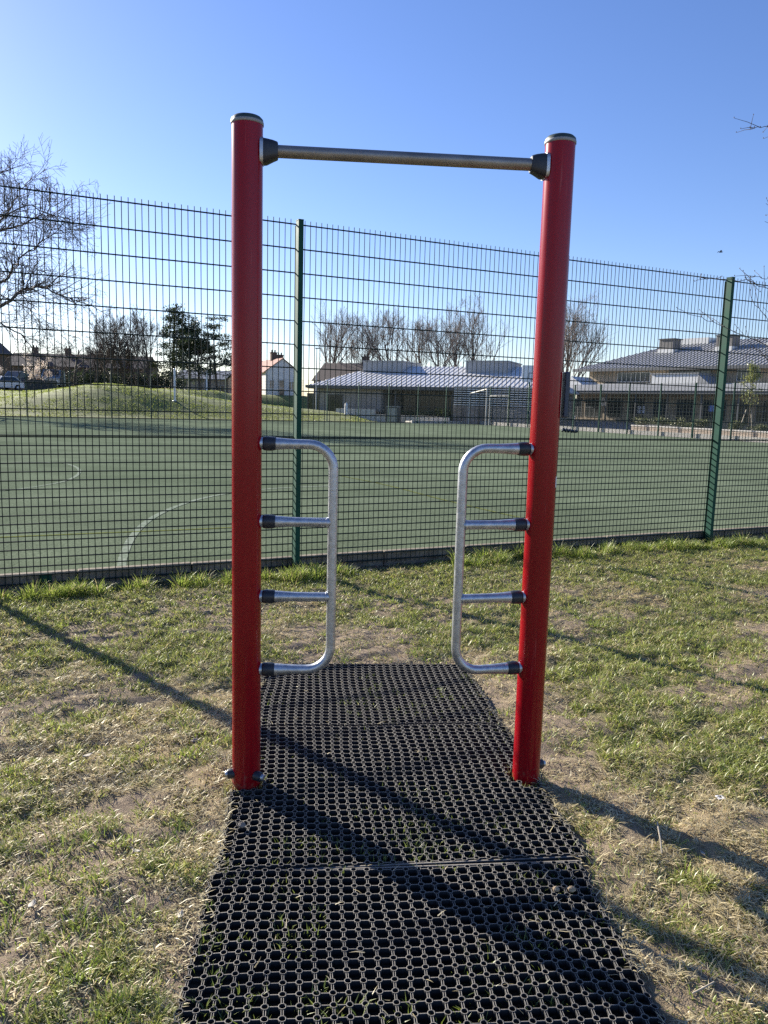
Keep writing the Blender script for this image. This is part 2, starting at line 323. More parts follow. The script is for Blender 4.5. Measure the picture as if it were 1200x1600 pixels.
# ------------------------------------------------------------------ rubber mats
def rubber_mat(k, label):
    r = MATR[k]; a = math.radians(r['ang']); ca, sa = math.cos(a), math.sin(a); W, Lg = r['w'], r['l']
    nc = round(W/.041); nr = round(Lg/.041); px = (W-.012)/nc; py = (Lg-.012)/nr; H = .021
    V = []; Q = []
    def quad(a_, b_, c_, d_): Q.append((a_, b_, c_, d_))
    def wall(x0, y0, x1, y1, th, z0=0., z1=H):      # thin upright strip: top and two sides
        dx, dy = x1-x0, y1-y0; l = math.hypot(dx, dy); nx_, ny_ = -dy/l*th/2, dx/l*th/2; o = len(V)
        V.extend([(x0-nx_, y0-ny_, z0), (x1-nx_, y1-ny_, z0), (x1+nx_, y1+ny_, z0), (x0+nx_, y0+ny_, z0), (x0-nx_, y0-ny_, z1), (x1-nx_, y1-ny_, z1), (x1+nx_, y1+ny_, z1), (x0+nx_, y0+ny_, z1)])
        quad(o+4, o+5, o+6, o+7); quad(o, o+1, o+5, o+4); quad(o+2, o+3, o+7, o+6)
    S = 12; ro, ri = .0103, .0079; cs = [(math.cos(2*math.pi*j/S), math.sin(2*math.pi*j/S)) for j in range(S)]
    post = [LP, RP]
    def clear(x, y):
        wx = r['o'][0]+x*ca-y*sa; wy = r['o'][1]+x*sa+y*ca
        return all(math.hypot(wx-p[0], wy-p[1]) > .066 for p in post)
    for i in range(nc+1):
        for j in range(nr+1):
            cx, cy = .006+i*px, .006+j*py
            if not clear(cx, cy): continue
            o = len(V)
            for c, s in cs: V.extend([(cx+ro*c, cy+ro*s, 0), (cx+ro*c, cy+ro*s, H+.001), (cx+ri*c, cy+ri*s, H+.001), (cx+ri*c, cy+ri*s, 0)])
            for q in range(S):
                e = o+4*q; f = o+4*((q+1) % S)
                quad(e, f, f+1, e+1); quad(e+1, f+1, f+2, e+2); quad(e+2, f+2, f+3, e+3)
            g = .0027
            if i < nc and clear(cx+px, cy):
                wall(cx+ro*.93, cy, cx+px-ro*.93, cy, .0036)
            if j < nr and clear(cx, cy+py):
                for w in (-g, g): wall(cx+w, cy+ro*.93, cx+w, cy+py-ro*.93, 0.0020)
                wall(cx, cy+ro*.93, cx, cy+py-ro*.93, .0034, .002, H-.005)
    for y0 in (-.006, Lg+.006): wall(-.006, y0, W+.006, y0, .009, 0, H-.0005)
    V = np.array(V); X = r['o'][0]+V[:, 0]*ca-V[:, 1]*sa; Y = r['o'][1]+V[:, 0]*sa+V[:, 1]*ca
    edge = np.minimum(V[:, 0], W-V[:, 0]); sag = (.003+.045*np.clip(fbm(X+21, Y+4, 5, 2)-.42, 0, 1))*np.exp(-np.maximum(edge, 0)/.06)
    wob = (fbm(X, Y, 1.6, 2)-.5)
    X = X+(fbm(X+3, Y, 2.5, 2)-.5)*.030; Z = V[:, 2]+wob*.030-sag-.004
    P = np.stack([X-r['o'][0], Y-r['o'][1], Z], 1); Q = np.array(Q)
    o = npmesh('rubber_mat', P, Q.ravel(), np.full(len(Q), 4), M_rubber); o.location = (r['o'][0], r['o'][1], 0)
    return tag(o, label, 'mat', 'black rubber grass mats laid end to end')
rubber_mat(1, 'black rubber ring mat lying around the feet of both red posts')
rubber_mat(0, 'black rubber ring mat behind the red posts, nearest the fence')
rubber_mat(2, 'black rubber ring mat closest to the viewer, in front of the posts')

# ------------------------------------------------------------------ pull up station
PU = thing('pull_up_station', 'red two-post outdoor pull-up bar with galvanised side ladders', 'pull-up bar', (*((LP+RP)/2), 0))
def ang_pt(c, az, r, z): return np.array([c[0]+math.sin(az)*r, c[1]+math.cos(az)*r, z])
def v3(p2, z): return np.array([p2[0], p2[1], z])
for c, sgn in ((LP, 1), (RP, -1)):
    b = MB(); b.tube([v3(c, z) for z in np.linspace(-.08, 2.452, 14)], .0545, 48)
    post = b.build('post', M_red, PU, PU)
    MB().lathe(v3(c, 2.452), (0, 0, 1), [(0, .0552), (.001, .0572), (.010, .0572), (.0115, .0560)], 48).build('cap_ring', mat('grey_cap_ring', (.26, .27, .27), .6, .2, var=.15, scale=30), post, PU)
    MB().lathe(v3(c, 2.4630), (0, 0, 1), [(0, .0562), (.008, .0550), (.015, .048), (.0205, .032), (.0225, .008)], 48).build('cap', M_capdk, post, PU)
    # bolts through the foot
    azs = (math.radians(95+6), math.radians(275)) if sgn > 0 else (math.radians(75),)
    for az in azs:
        dirv = np.array([math.sin(az), math.cos(az), 0]) if sgn < 0 else np.array([math.sin(az)*.93, math.cos(az)-.28, 0])
        st = v3(c, .062)+dirv*.045+np.array([0, -.012 if sgn > 0 else 0, 0])
        bo = MB().lathe(st, dirv, [(0, .019), (.024, .019), (.028, .016)], 16).build('bolt_cover', M_blackpl, post, PU)
        MB().lathe(st+dirv*.028, dirv, [(0, .013), (.008, .013), (.011, .009)], 6).build('bolt_head', M_galv, bo, PU)
    # crossbar bracket is built with the bar below
cb = MB(); pa = v3(LP+EP*.10, 2.372); pb = v3(RP-EP*.10, 2.378)
cb.tube([pa+(pb-pa)*t for t in np.linspace(0, 1, 12)], .0215, 24); BAR = cb.build('crossbar', M_bar, PU, PU)
def loft(mb, secs, n=24):   # rounded-rectangle sections: (centre, side axis, up axis, half w, half h)
    vs = []
    for c, sx, su, hw, hh in secs:
        for j in range(n):
            q = 2*math.pi*j/n; cc, ss = math.cos(q), math.sin(q); e = .55
            vs.append(c+sx*(hw*math.copysign(abs(cc)**e, cc))+su*(hh*math.copysign(abs(ss)**e, ss)))
    k = len(secs); mb.add(vs, [(i*n+j, i*n+(j+1) % n, (i+1)*n+(j+1) % n, (i+1)*n+j) for i in range(k-1) for j in range(n)], True)
    mb.add(vs[:n], [tuple(range(n))[::-1]]); mb.add(vs[-n:], [tuple(range(n))]); return mb
S3 = np.array([EPN[0], EPN[1], 0]); Z3 = np.array([0, 0, 1.])
for c, sgn, z in ((LP, 1, 2.372), (RP, -1, 2.378)):
    def at(d, dz=0): return v3(c+EP*sgn*d, z+dz)
    br = loft(MB(), [(at(.056, -.004), S3, Z3, .036, .043), (at(.068, -.004), S3, Z3, .036, .0415), (at(.090, .0), S3, Z3, .031, .034), (at(.104, .001), S3, Z3, .027, .029), (at(.107, .001), S3, Z3, .024, .026)]).build('bracket', M_blackpl, BAR, PU)
    loft(MB(), [(at(.045, -.004), S3, Z3, .038, .0455), (at(.0565, -.004), S3, Z3, .038, .0455)]).build('bracket_plate', M_galv, br, PU)
RZ = [.478, .766, 1.054, 1.346]
def flare(d): return .0178+.0054*math.exp(-((d-.09)/.060)**2) if d > .09 else .0232
for c, sgn, turn in ((LP, 1, math.radians(-2)), (RP, -1, math.radians(7))):
    e2 = EP*sgn; e2 = np.array([e2[0]*math.cos(turn)-e2[1]*math.sin(turn), e2[0]*math.sin(turn)+e2[1]*math.cos(turn)])
    def at(d, z): return v3(c+e2*d, z)
    Xr, R = .321, .092; path = []; rad = []
    for d in np.linspace(.075, Xr-R, 12): path.append(at(d, RZ[3])); rad.append(flare(d))
    for q in np.linspace(0, math.pi/2, 9)[1:]: path.append(at(Xr-R+R*math.sin(q), RZ[3]-R+R*math.cos(q))); rad.append(.0180)
    for z in np.linspace(RZ[3]-R, RZ[0]+R, 8)[1:]: path.append(at(Xr, z)); rad.append(.0180)
    for q in np.linspace(0, math.pi/2, 9)[1:]: path.append(at(Xr-R+R*math.cos(q), RZ[0]+R-R*math.sin(q))); rad.append(.0180)
    for d in np.linspace(Xr-R, .075, 12)[1:]: path.append(at(d, RZ[0])); rad.append(flare(d))
    lad = MB().tube(path, rad, 20).build('side_ladder', M_galv, PU, PU)
    ax = np.array([e2[0], e2[1], 0])
    for i, z in enumerate(RZ):
        if i in (1, 2):
            ds = np.linspace(.075, Xr-.008, 16); b = MB().tube([at(d, z) for d in ds], [flare(d) for d in ds], 20)
            b.lathe(at(Xr-.0235, z), ax, [(0, .0185), (.004, .0205), (.010, .0195)], 20)   # weld bead
            b.build('rung', M_galv, lad, PU)
        MB().lathe(at(0, z), ax, [(.060, .0225), (.061, .0246), (.068, .0264), (.080, .0270), (.091, .0265), (.100, .0252), (.106, .0234), (.109, .0215)], 28).build('sleeve', M_blackpl, lad, PU)
        MB().lathe(at(0, z), ax, [(.036, .0225), (.060, .0225), (.0610, .0215)], 28).build('mounting_collar', M_galv, lad, PU)
def rounded_slab(o, ax, ay, az, w, h, t, r):
    pts = []
    for cx, cy, q0 in ((w/2-r, h/2-r, 0), (-w/2+r, h/2-r, 90), (-w/2+r, -h/2+r, 180), (w/2-r, -h/2+r, 270)):
        for k in range(7): q = math.radians(q0+15*k); pts.append((cx+r*math.cos(q), cy+r*math.sin(q)))
    n = len(pts); vs = [o+ax*x+ay*y-az*t/2 for x, y in pts]+[o+ax*x+ay*y+az*t/2 for x, y in pts]
    return MB().add(vs, [tuple(range(n))[::-1], tuple(range(n, 2*n))]+[(i, (i+1) % n, n+(i+1) % n, n+i) for i in range(n)])
E3 = np.array([EP[0], EP[1], 0.])
sp = D(878, 617, RP[1]); rounded_slab(v3(RP+EP*.070, sp[2]), S3, Z3, E3, .060, .172, .016, .007).build('sign_panel', M_sign, PU, PU, bevel=.003)
st = D(863, 752, RP[1])[2]; b = MB(); vs = []; n = 7
for zz in (st-.021, st+.021):
    for q in np.linspace(-26, 26, n): az = math.radians(96+q); vs.append(ang_pt(RP, az, .0552, zz))
b.add(vs, [(i, i+1, n+i+1, n+i) for i in range(n-1)], True); b.build('sticker', M_white, PU, PU)

# ------------------------------------------------------------------ mesh fences
SP = 2.53
def panel_mesh(name, w, seg=6, wv=.0034, wh=.0045, H=2.985):
    b = MB(); nv = int(round(w/.05))
    for i in range(nv+1):
        x = i*w/nv; b.tube([(x, 0, .03), (x, 0, H+.03)], wv, seg)
    zs = [.055+.0667*k for k in range(18)]+[1.2+.1975*k for k in range(10)]
    for z in zs:
        for dy in (-.0065, .0065): b.tube([(-.012, dy, z), (w+.012, dy, z)], wh, seg)
    me = bpy.data.meshes.new(name); me.from_pydata(b.v, [], b.f); me.polygons.foreach_set('use_smooth', b.sm); me.materials.append(M_fence); return me
def fence(label, o, dr, n, z0, me, posts=True, loc_mid=0, clamps=True, H=3.0):
    o = np.array(o, float); dr = np.array(dr, float); nr = np.array([-dr[1], dr[0]]); rz = math.atan2(dr[1], dr[0])
    T = thing('mesh_fence', label, 'fence', (*(o+dr*SP*loc_mid), z0), 'green welded mesh fences around the pitch')
    base = np.array(T.location)
    for i in range(n):
        p = bpy.data.objects.new('panel', me); COL.objects.link(p); p.parent = T
        q = o+dr*(SP*i+.012)+nr*.052; p.location = (q[0]-base[0], q[1]-base[1], 0); p.rotation_euler.z = rz
    pm = MB(); pm.box(-.022, .022, -.03, .04, -.1, H); pm.box(-.024, .024, -.032, .042, H-.001, H+.006)
    pme = bpy.data.meshes.new('post'); pme.from_pydata(pm.v, [], pm.f); pme.materials.append(M_post)
    cm = MB(); cm.box(-.020, .020, .0655, .0705, .02, H-.03)
    for z in (.35, .95, 1.55, 2.15, 2.75): cm.tube([(0, .070, z), (0, .080, z)], .009, 6)
    cme = bpy.data.meshes.new('clamp_bar'); cme.from_pydata(cm.v, [], cm.f); cme.materials.append(M_post)
    for i in range(n+1):
        p = bpy.data.objects.new('post', pme); COL.objects.link(p); p.parent = T
        q = o+dr*SP*i; p.location = (q[0]-base[0], q[1]-base[1], 0); p.rotation_euler.z = rz
        c = bpy.data.objects.new('clamp_bar', cme); COL.objects.link(c); c.parent = p
    return T
NF = fence('tall green wire mesh fence close behind the red posts', FP1-FD*SP*3, FD, 9, 0., panel_mesh('panel', SP-.024), loc_mid=3)
for (u, v) in ((73, 918), (868, 868)):     # small green base plates on the kerb face
    g = G(u, v, .06); q = fence_t(g[0], g[1]); g2 = g[:2]-FN*q
    fr = lambda a, d, z, g2=g2: (*(g2+FD*a+FN*d), z)
    MB().fbox(fr, -.045, .045, .0655, .0690, -.02, .125).build('base_plate', M_post, NF, NF)
PZ = .115
# kerb units along the fence
b = MB()
for i in range(-9, 18):
    fr = lambda a, d, z: (*(FP1+FD*a+FN*d), z)
    b.fbox(fr, i*.9+.004, i*.9+.896, .082, .155, -.1, .130+random.uniform(-.003, .003))
struct(b.build('kerb', M_kerb, loc=(*FP1, 0), bevel=.008))

# ------------------------------------------------------------------ pitch
# far and right edges of the pitch, parallel / square to the near fence
def pitch_pts():
    t_far = (CORNER-FP1)@FN; s_r = (CORNER-FP1)@FD; return t_far, s_r
TF, SR = pitch_pts()
def pl(s, t, z=0.): return (*(FP1+FD*s+FN*t), z)
m = bpy.data.materials.new('artificial_turf'); m.use_nodes = True; N = m.node_tree.nodes; L = m.node_tree.links
bs = N['Principled BSDF']; bs.inputs['Roughness'].default_value = 1.; bs.inputs['Specular IOR Level'].default_value = .0
bs.inputs['Sheen Weight'].default_value = .05; bs.inputs['Sheen Roughness'].default_value = .4; bs.inputs['Sheen Tint'].default_value = (.75, .85, .65, 1)
tc = N.new('ShaderNodeTexCoord'); n1 = N.new('ShaderNodeTexNoise'); n1.inputs['Scale'].default_value = 55; n1.inputs['Detail'].default_value = 3
n2 = N.new('ShaderNodeTexNoise'); n2.inputs['Scale'].default_value = .35; n2.inputs['Detail'].default_value = 5
for n_ in (n1, n2): L.new(tc.outputs['Object'], n_.inputs['Vector'])
r1 = N.new('ShaderNodeValToRGB'); r1.color_ramp.elements[0].color = (.060, .078, .053, 1); r1.color_ramp.elements[1].color = (.142, .172, .120, 1); r1.color_ramp.elements[0].position = .3; r1.color_ramp.elements[1].position = .7
L.new(n1.outputs['Fac'], r1.inputs['Fac']); mx = N.new('ShaderNodeMix'); mx.data_type = 'RGBA'; mx.blend_type = 'MULTIPLY'; mx.inputs[0].default_value = .6
r2 = N.new('ShaderNodeValToRGB'); r2.color_ramp.elements[0].color = (.60, .66, .56, 1); r2.color_ramp.elements[1].color = (1.1, 1.1, 1.05, 1); r2.color_ramp.elements[0].position = .35; r2.color_ramp.elements[1].position = .65
L.new(n2.outputs['Fac'], r2.inputs['Fac']); L.new(r1.outputs[0], mx.inputs[6]); L.new(r2.outputs[0], mx.inputs[7]); sp_ = N.new('ShaderNodeSeparateXYZ'); L.new(tc.outputs['Object'], sp_.inputs[0])
ra = N.new('ShaderNodeMath'); ra.operation = 'MULTIPLY'; ra.inputs[1].default_value = FD[0]/3.66; L.new(sp_.outputs['X'], ra.inputs[0])
rb = N.new('ShaderNodeMath'); rb.operation = 'MULTIPLY_ADD'; rb.inputs[1].default_value = FD[1]/3.66; L.new(sp_.outputs['Y'], rb.inputs[0]); L.new(ra.outputs[0], rb.inputs[2])
rc = N.new('ShaderNodeMath'); rc.operation = 'FLOOR'; L.new(rb.outputs[0], rc.inputs[0]); wn = N.new('ShaderNodeTexWhiteNoise'); wn.noise_dimensions = '1D'; L.new(rc.outputs[0], wn.inputs['W'])
rd = N.new('ShaderNodeMapRange'); rd.inputs['To Min'].default_value = .93; rd.inputs['To Max'].default_value = 1.07; L.new(wn.outputs['Value'], rd.inputs['Value'])   # turf rolls differ a little in tone
n3 = N.new('ShaderNodeTexNoise'); n3.inputs['Scale'].default_value = 1.1; n3.inputs['Detail'].default_value = 6; L.new(tc.outputs['Object'], n3.inputs['Vector'])
re_ = N.new('ShaderNodeMapRange'); re_.inputs['From Min'].default_value = .3; re_.inputs['From Max'].default_value = .7; re_.inputs['To Min'].default_value = .86; re_.inputs['To Max'].default_value = 1.12; L.new(n3.outputs['Fac'], re_.inputs['Value'])
rf_ = N.new('ShaderNodeMath'); rf_.operation = 'MULTIPLY'; L.new(rd.outputs[0], rf_.inputs[0]); L.new(re_.outputs[0], rf_.inputs[1])
sv = N.new('ShaderNodeVectorMath'); sv.operation = 'SCALE'; L.new(mx.outputs[2], sv.inputs[0]); L.new(rf_.outputs[0], sv.inputs['Scale']); L.new(sv.outputs[0], bs.inputs['Base Color'])
bp = N.new('ShaderNodeBump'); bp.inputs['Strength'].default_value = .5; bp.inputs['Distance'].default_value = .01; L.new(n1.outputs['Fac'], bp.inputs['Height']); L.new(bp.outputs['Normal'], bs.inputs['Normal'])
MB().add([pl(-60, .156, PZ), pl(SR, .156, PZ), pl(SR, TF, PZ), pl(-60, TF, PZ)], [(0, 1, 2, 3)]).build('pitch', m)['kind'] = 'structure'
def line_strip(b, pts, w, z):
    P = np.array(pts); n = len(P); vs = []
    for i in range(n):
        t = P[min(i+1, n-1)]-P[max(i-1, 0)]; t /= np.linalg.norm(t); q = np.array([-t[1], t[0]])*w/2
        vs += [(*(P[i]-q), z), (*(P[i]+q), z)]
    b.add(vs, [(2*i, 2*i+2, 2*i+3, 2*i+1) for i in range(n-1)])
def smooth_px(px, z, n=10):
    g = [G(u, v, z)[:2] for u, v in px]; out = []
    for i in range(len(g)-1):
        p0 = g[max(i-1, 0)]; p1 = g[i]; p2 = g[i+1]; p3 = g[min(i+2, len(g)-1)]
        for k in range(n):
            t = k/n; out.append(.5*((2*p1)+(-p0+p2)*t+(2*p0-5*p1+4*p2-p3)*t*t+(-p0+3*p1-3*p2+p3)*t**3))
    return out+[g[-1]]
zl = PZ+.004
M_wl = mat('white_line_paint', (.27, .30, .25), .9, scale=30, spec=.0, col2=(.12, .16, .11)); M_yl = mat('yellow_line_paint', (.18, .19, .06), .9, spec=.0, scale=25, col2=(.07, .10, .045))
b = MB(); line_strip(b, smooth_px([(190, 886), (193, 868), (207, 838), (232, 813), (268, 794), (310, 780), (362, 770), (430, 763), (520, 759)], zl), .075, zl)
line_strip(b, smooth_px([(20, 722), (70, 722), (105, 725), (122, 732), (122, 741), (103, 751), (70, 758), (30, 764), (-30, 770)], zl), .06, zl)
struct(b.build('white_pitch_markings', M_wl))
b = MB(); line_strip(b, smooth_px([(-40, 841), (100, 835), (250, 829), (365, 824)], zl), .05, zl+.001)
line_strip(b, smooth_px([(525, 742), (600, 757), (690, 780), (770, 799), (830, 812)], zl), .05, zl+.001)
struct(b.build('yellow_pitch_markings', M_yl))
far_me = panel_mesh('panel', SP-.024, 3, .003, .004)
nR = int(TF/SP); nF = 20
fence('green wire mesh fence along the far side of the pitch', CORNER-FD*(SP*nF), FD, nF, PZ, far_me, loc_mid=nF)
fence('green wire mesh fence down the right side of the pitch', CORNER-FN*(SP*20), FN, 20, PZ, far_me, loc_mid=20)

# ------------------------------------------------------------------ terrain beyond
CU = np.array([-300, -120, -30, 0, 60, 100, 150, 200, 230, 280, 320, 360, 420, 500, 560, 590, 640.]); CV = np.array([632, 632, 628, 623, 615, 607, 600, 601, 607, 616, 621, 627, 634, 641, 648, 655, 662.])
HS = np.linspace(-60, 0, 61); HH = []
for s_ in HS:      # height of the bank's crest along the far side of the pitch
    q_ = CORNER+FD*s_+FN*9; c_ = q_[0]*RT+q_[1]*FW-.3*UP; u_ = 600-F*c_[0]/c_[2]
    HH.append(max(.03, zat(q_[0], q_[1], np.interp(u_, CU, CV)) if s_ < -7.5 else .03))
HH = np.array(HH)
def terr(x, y):
    s = (x-CORNER[0])*FD[0]+(y-CORNER[1])*FD[1]; t = (x-CORNER[0])*FN[0]+(y-CORNER[1])*FN[1]
    h = np.interp(s, HS, HH); crest = h*sst(0, 9, t)
    top = 1.80+.50*sst(-34, -27, s)
    a = sst(11, 22, t)*sst(-26, -31, s)+sst(14.5, 17.5, t)*sst(-31, -26, s); w = np.clip(a*sst(-13, -17, s)+sst(33, 40, t), 0, 1)
    asph = .5*sst(-1, 14, s)*sst(-14, 4, t)*sst(34, 28, t)
    return .02+np.maximum(crest*(1-w)+top*w, asph*sst(2, 12, s))+(fbm(x, y, .35, 3)-.5)*.22*sst(1, 6, t)*sst(-10, -16, s)
def terr1(x, y): return float(terr(np.array([x]), np.array([y]))[0])
ss = np.arange(-85, 0, .8); tt = np.concatenate([np.arange(0.25, 44, .7), np.arange(44, 140, 6)])
S_, T_ = np.meshgrid(ss, tt); X = CORNER[0]+FD[0]*S_+FN[0]*T_; Y = CORNER[1]+FD[1]*S_+FN[1]*T_; Z = terr(X, Y)
nx = len(ss); i = (np.arange(len(tt)-1)[:, None]*nx+np.arange(nx-1)[None]).ravel(); q = np.stack([i, i+1, i+nx+1, i+nx], 1)
M_bank = mat('bank_turf', (.19, .225, .05), .95, scale=2.6, col2=(.095, .115, .033), bump=1., bscale=9)
struct(npmesh('grass_bank', np.stack([X.ravel(), Y.ravel(), Z.ravel()], 1), q.ravel(), np.full(len(q), 4), M_bank, None, True))
n = 260000; s = RNG.uniform(-56, -4, n); t = .3+RNG.random(n)**1.3*24; x = CORNER[0]+FD[0]*s+FN[0]*t; y = CORNER[1]+FD[1]*s+FN[1]*t
k = (fbm(x, y, .9, 3) > .38) & ~((s > -13) & (t > 6)); x, y = x[k], y[k]; n = len(x)
struct(tag(blades('bank_grass', np.stack([x, y, terr(x, y)-.02], 1), .05+.09*RNG.random(n)**2, .02+.02*RNG.random(n), RNG.uniform(.1, 1.3, n), RNG.uniform(0, 6.3, n), lerp((.17, .22, .035), (.36, .40, .09), RNG.random(n)), M_blade),
    'rough green grass covering the bank beyond the pitch', 'grass'), 'stuff')
# hard ground in front of the schools
M_asph = mat('grey_asphalt', (.115, .115, .12), .9, scale=3, col2=(.085, .085, .09), bump=.3, bscale=80)
ss = np.linspace(-1, 60, 40); tt = np.linspace(-56, 44, 60); S_, T_ = np.meshgrid(ss, tt); X = CORNER[0]+FD[0]*S_+FN[0]*T_; Y = CORNER[1]+FD[1]*S_+FN[1]*T_
keep = None; Z = .02+.5*sst(2, 14, S_)*sst(-14, 4, T_); nx = len(ss)
i = (np.arange(len(tt)-1)[:, None]*nx+np.arange(nx-1)[None]).ravel(); q = np.stack([i, i+1, i+nx+1, i+nx], 1)
cs_ = S_.ravel()[q].mean(1); ct_ = T_.ravel()[q].mean(1); q = q[~((cs_ < .6) & (ct_ < .6))]
struct(npmesh('asphalt_yard', np.stack([X.ravel(), Y.ravel(), Z.ravel()], 1), q.ravel(), np.full(len(q), 4), M_asph, None, True))
M_path = mat('pale_paving', (.66, .62, .56), .9, scale=4, col2=(.52, .49, .44))
def cf(s, t, z): return (*(CORNER+FD*s+FN*t), z)
b = MB(); b.fbox(cf, .28, 1.15, -56, 1.2, -.05, .30); b.fbox(cf, -5.5, .098, .28, 1.2, -.05, .26); struct(b.build('path', M_path, loc=(*CORNER, 0)))
b = MB(); b.fbox(cf, .10, .278, -56, .098, -.05, .36); b.fbox(cf, -5.5, .098, .10, .278, -.05, .32); struct(b.build('kerb', M_path, loc=(*CORNER, 0)))
b = MB(); b.fbox(cf, -62, -5.55, .08, .34, -.2, .17); struct(b.build('edging_board', mat('dark_edging', (.06, .055, .05), .9, var=.3), loc=(*CORNER, 0)))

# ------------------------------------------------------------------ building helpers
class Fr:
    def __init__(s, o, a): s.o = np.array(o, float); s.a = np.array(a, float)/np.linalg.norm(a); s.b = np.array([-s.a[1], s.a[0]])
    def __call__(s, x, d, z): p = s.o+s.a*x+s.b*d; return (p[0], p[1], z)
    def s_of_u(s, u, d=0.):
        lo, hi = -60., 90.
        for _ in range(60):
            m_ = (lo+hi)/2; p = s.o+s.a*m_+s.b*d; c = p[0]*RT+p[1]*FW-.2*UP
            if 600-F*c[0]/c[2] < u: lo = m_
            else: hi = m_
        return (lo+hi)/2
    def z(s, x, d, v): p = s(x, d, 0); return zat(p[0], p[1], v)
M_glass = mat('dark_glass', (.012, .020, .024), .12, var=.3, scale=.6, spec=.7)
M_frame = mat('grey_window_frame', (.10, .11, .12), .5, var=.1)
M_wframe = mat('white_upvc', (.62, .63, .64), .5, var=.05)
M_roofm = mat('grey_standing_seam', (.58, .575, .56), .45, .0, scale=3, col2=(.48, .475, .46))
M_roofd = mat('blue_grey_standing_seam', (.30, .30, .295), .5, .1, scale=2, col2=(.23, .232, .235))
M_mon = mat('grey_cladding', (.33, .335, .34), .6, var=.08, scale=2)
M_whiteclad = mat('pale_cladding', (.60, .60, .58), .6, var=.06, scale=2)
M_fascia = mat('dark_grey_fascia', (.085, .090, .095), .55, var=.1)
M_timber = mat('pale_slats', (.74, .73, .70), .7, var=.12, scale=3)
def window(fr, par, root, x0, x1, d, z0, z1, nv=2, nh=1, m=M_frame, g=M_glass, t=.05, dep=.05, name='window'):
    b = MB(); b.fbox(fr, x0, x1, d-dep, d, z0, z0+t); b.fbox(fr, x0, x1, d-dep, d, z1-t, z1)
    for i in range(nv+1):
        c = x0+t/2+(x1-x0-t)*i/nv; b.fbox(fr, c-t/2, c+t/2, d-dep+.003, d, z0+t, z1-t)
    for i in range(1, nh):
        c = z0+(z1-z0)*i/nh; b.fbox(fr, x0+t, x1-t, d-dep+.006, d, c-t/2, c+t/2)
    w = b.build(name, m, par, root); MB().fbox(fr, x0+t*.5, x1-t*.5, d-dep*.5, d-.002, z0+t*.5, z1-t*.5).build('pane', g, w, root); return w
def slope(b, fr, e0, e1, r0, r1, th=.10, rib=.44, rh=.045, rw=.10):
    """roof plane from eave e0-e1 up to ridge r0-r1, each (s,d,z); seams run up the slope"""
    e0, e1, r0, r1 = map(np.array, (e0, e1, r0, r1)); dn = np.array([0, 0, -th])
    P = [fr(*p) for p in (e0+dn, e1+dn, r1+dn, r0+dn, e0, e1, r1, r0)]; b.hexa(P)
    if not rib: return
    ln = np.linalg.norm(e1-e0); n = int(ln/rib); ed = (e1-e0)/ln
    for k in range(n):
        a = (k+.5)*rib; p = e0+ed*a
        # top limit of this seam: intersect with the trapezoid
        l0 = (r0-e0)@ed; l1 = (r1-e0)@ed; H = 1.
        if a < l0: H = a/l0
        elif a > l1: H = (ln-a)/(ln-l1+1e-9)
        if H < .04: continue
        up = (r0-e0)-ed*l0; q = p+up*H; w = ed*rw/2; h = np.array([0, 0, rh])
        vs = [fr(*x) for x in (p-w, p+w, p+w*.25+h, p-w*.25+h, q-w, q+w, q+w*.25+h, q-w*.25+h)]
        b.add(vs, [(0, 1, 2, 3), (1, 5, 6, 2), (4, 7, 6, 5), (0, 3, 7, 4), (3, 2, 6, 7)])

# ------------------------------------------------------------------ school beyond the far corner
A1 = Fr((-7.1, 70.), (19.2, -8.)); zb = 0.03
LE = A1.s_of_u(858, 0)
B1 = thing('school_building', 'long low school with pale ribbed metal hip roof and two roof boxes', 'building', (*A1(12, 6, 0)[:2], 0))
M_bk1 = brick_mat('grey_buff_brick', (.40, .355, .315), (.32, .29, .26), (.42, .40, .375), ang=math.atan2(-8, 19.2))
b = MB(); b.fbox(A1, .6, 7.0, .6, 15, -.2, 3.0); b.fbox(A1, 7.0, LE-.5, 3.2, 15, -.2, 3.0); W1 = b.build('wall', M_bk1, B1, B1)
ez, rz_ = 3.02, A1.z(10, 8, 573)
b = MB(); slope(b, A1, (-.2, 0, ez), (LE, 0, ez), (3.2, 8, rz_), (LE-3., 8, rz_)); slope(b, A1, (-.2, 16, ez), (-.2, 0, ez), (3.2, 8, rz_), (3.2, 8, rz_)); slope(b, A1, (LE, 16, ez), (-.2, 16, ez), (LE-3., 8, rz_), (3.2, 8, rz_)); slope(b, A1, (LE, 0, ez), (LE, 16, ez), (LE-3., 8, rz_), (LE-3., 8, rz_))
RF1 = b.build('roof', M_roofm, B1, B1)
b = MB(); b.fbox(A1, -.25, LE+.05, -.06, -.003, ez-.20, ez+.05); b.fbox(A1, -.3, -.203, -.003, 16, ez-.20, ez+.05); b.build('gutter', M_fascia, RF1, B1)
MB().fbox(A1, -.1, LE-.1, .02, 3.2, ez-.26, ez-.14).build('soffit', M_fascia, RF1, B1)
for u0, u1 in ((566, 627), (725, 791)):
    s0 = A1.s_of_u(u0, 5.5); s1 = A1.s_of_u(u1, 5.5); zt = A1.z((s0+s1)/2, 5.5, 565)
    mo = MB().fbox(A1, s0, s1, 5.5, 10.5, 3.9, zt).build('roof_box', M_mon, RF1, B1)
    MB().fbox(A1, s0-.08, s1+.08, 5.42, 10.58, zt+.002, zt+.09).build('roof_box_cap', M_mon, mo, B1)
def su(u, d=.6): return A1.s_of_u(u, d)
window(A1, W1, B1, su(480), su(499), .6, .35, 2.35, 2); window(A1, W1, B1, su(512), su(536), .6, .05, 2.3, 2, name='door')
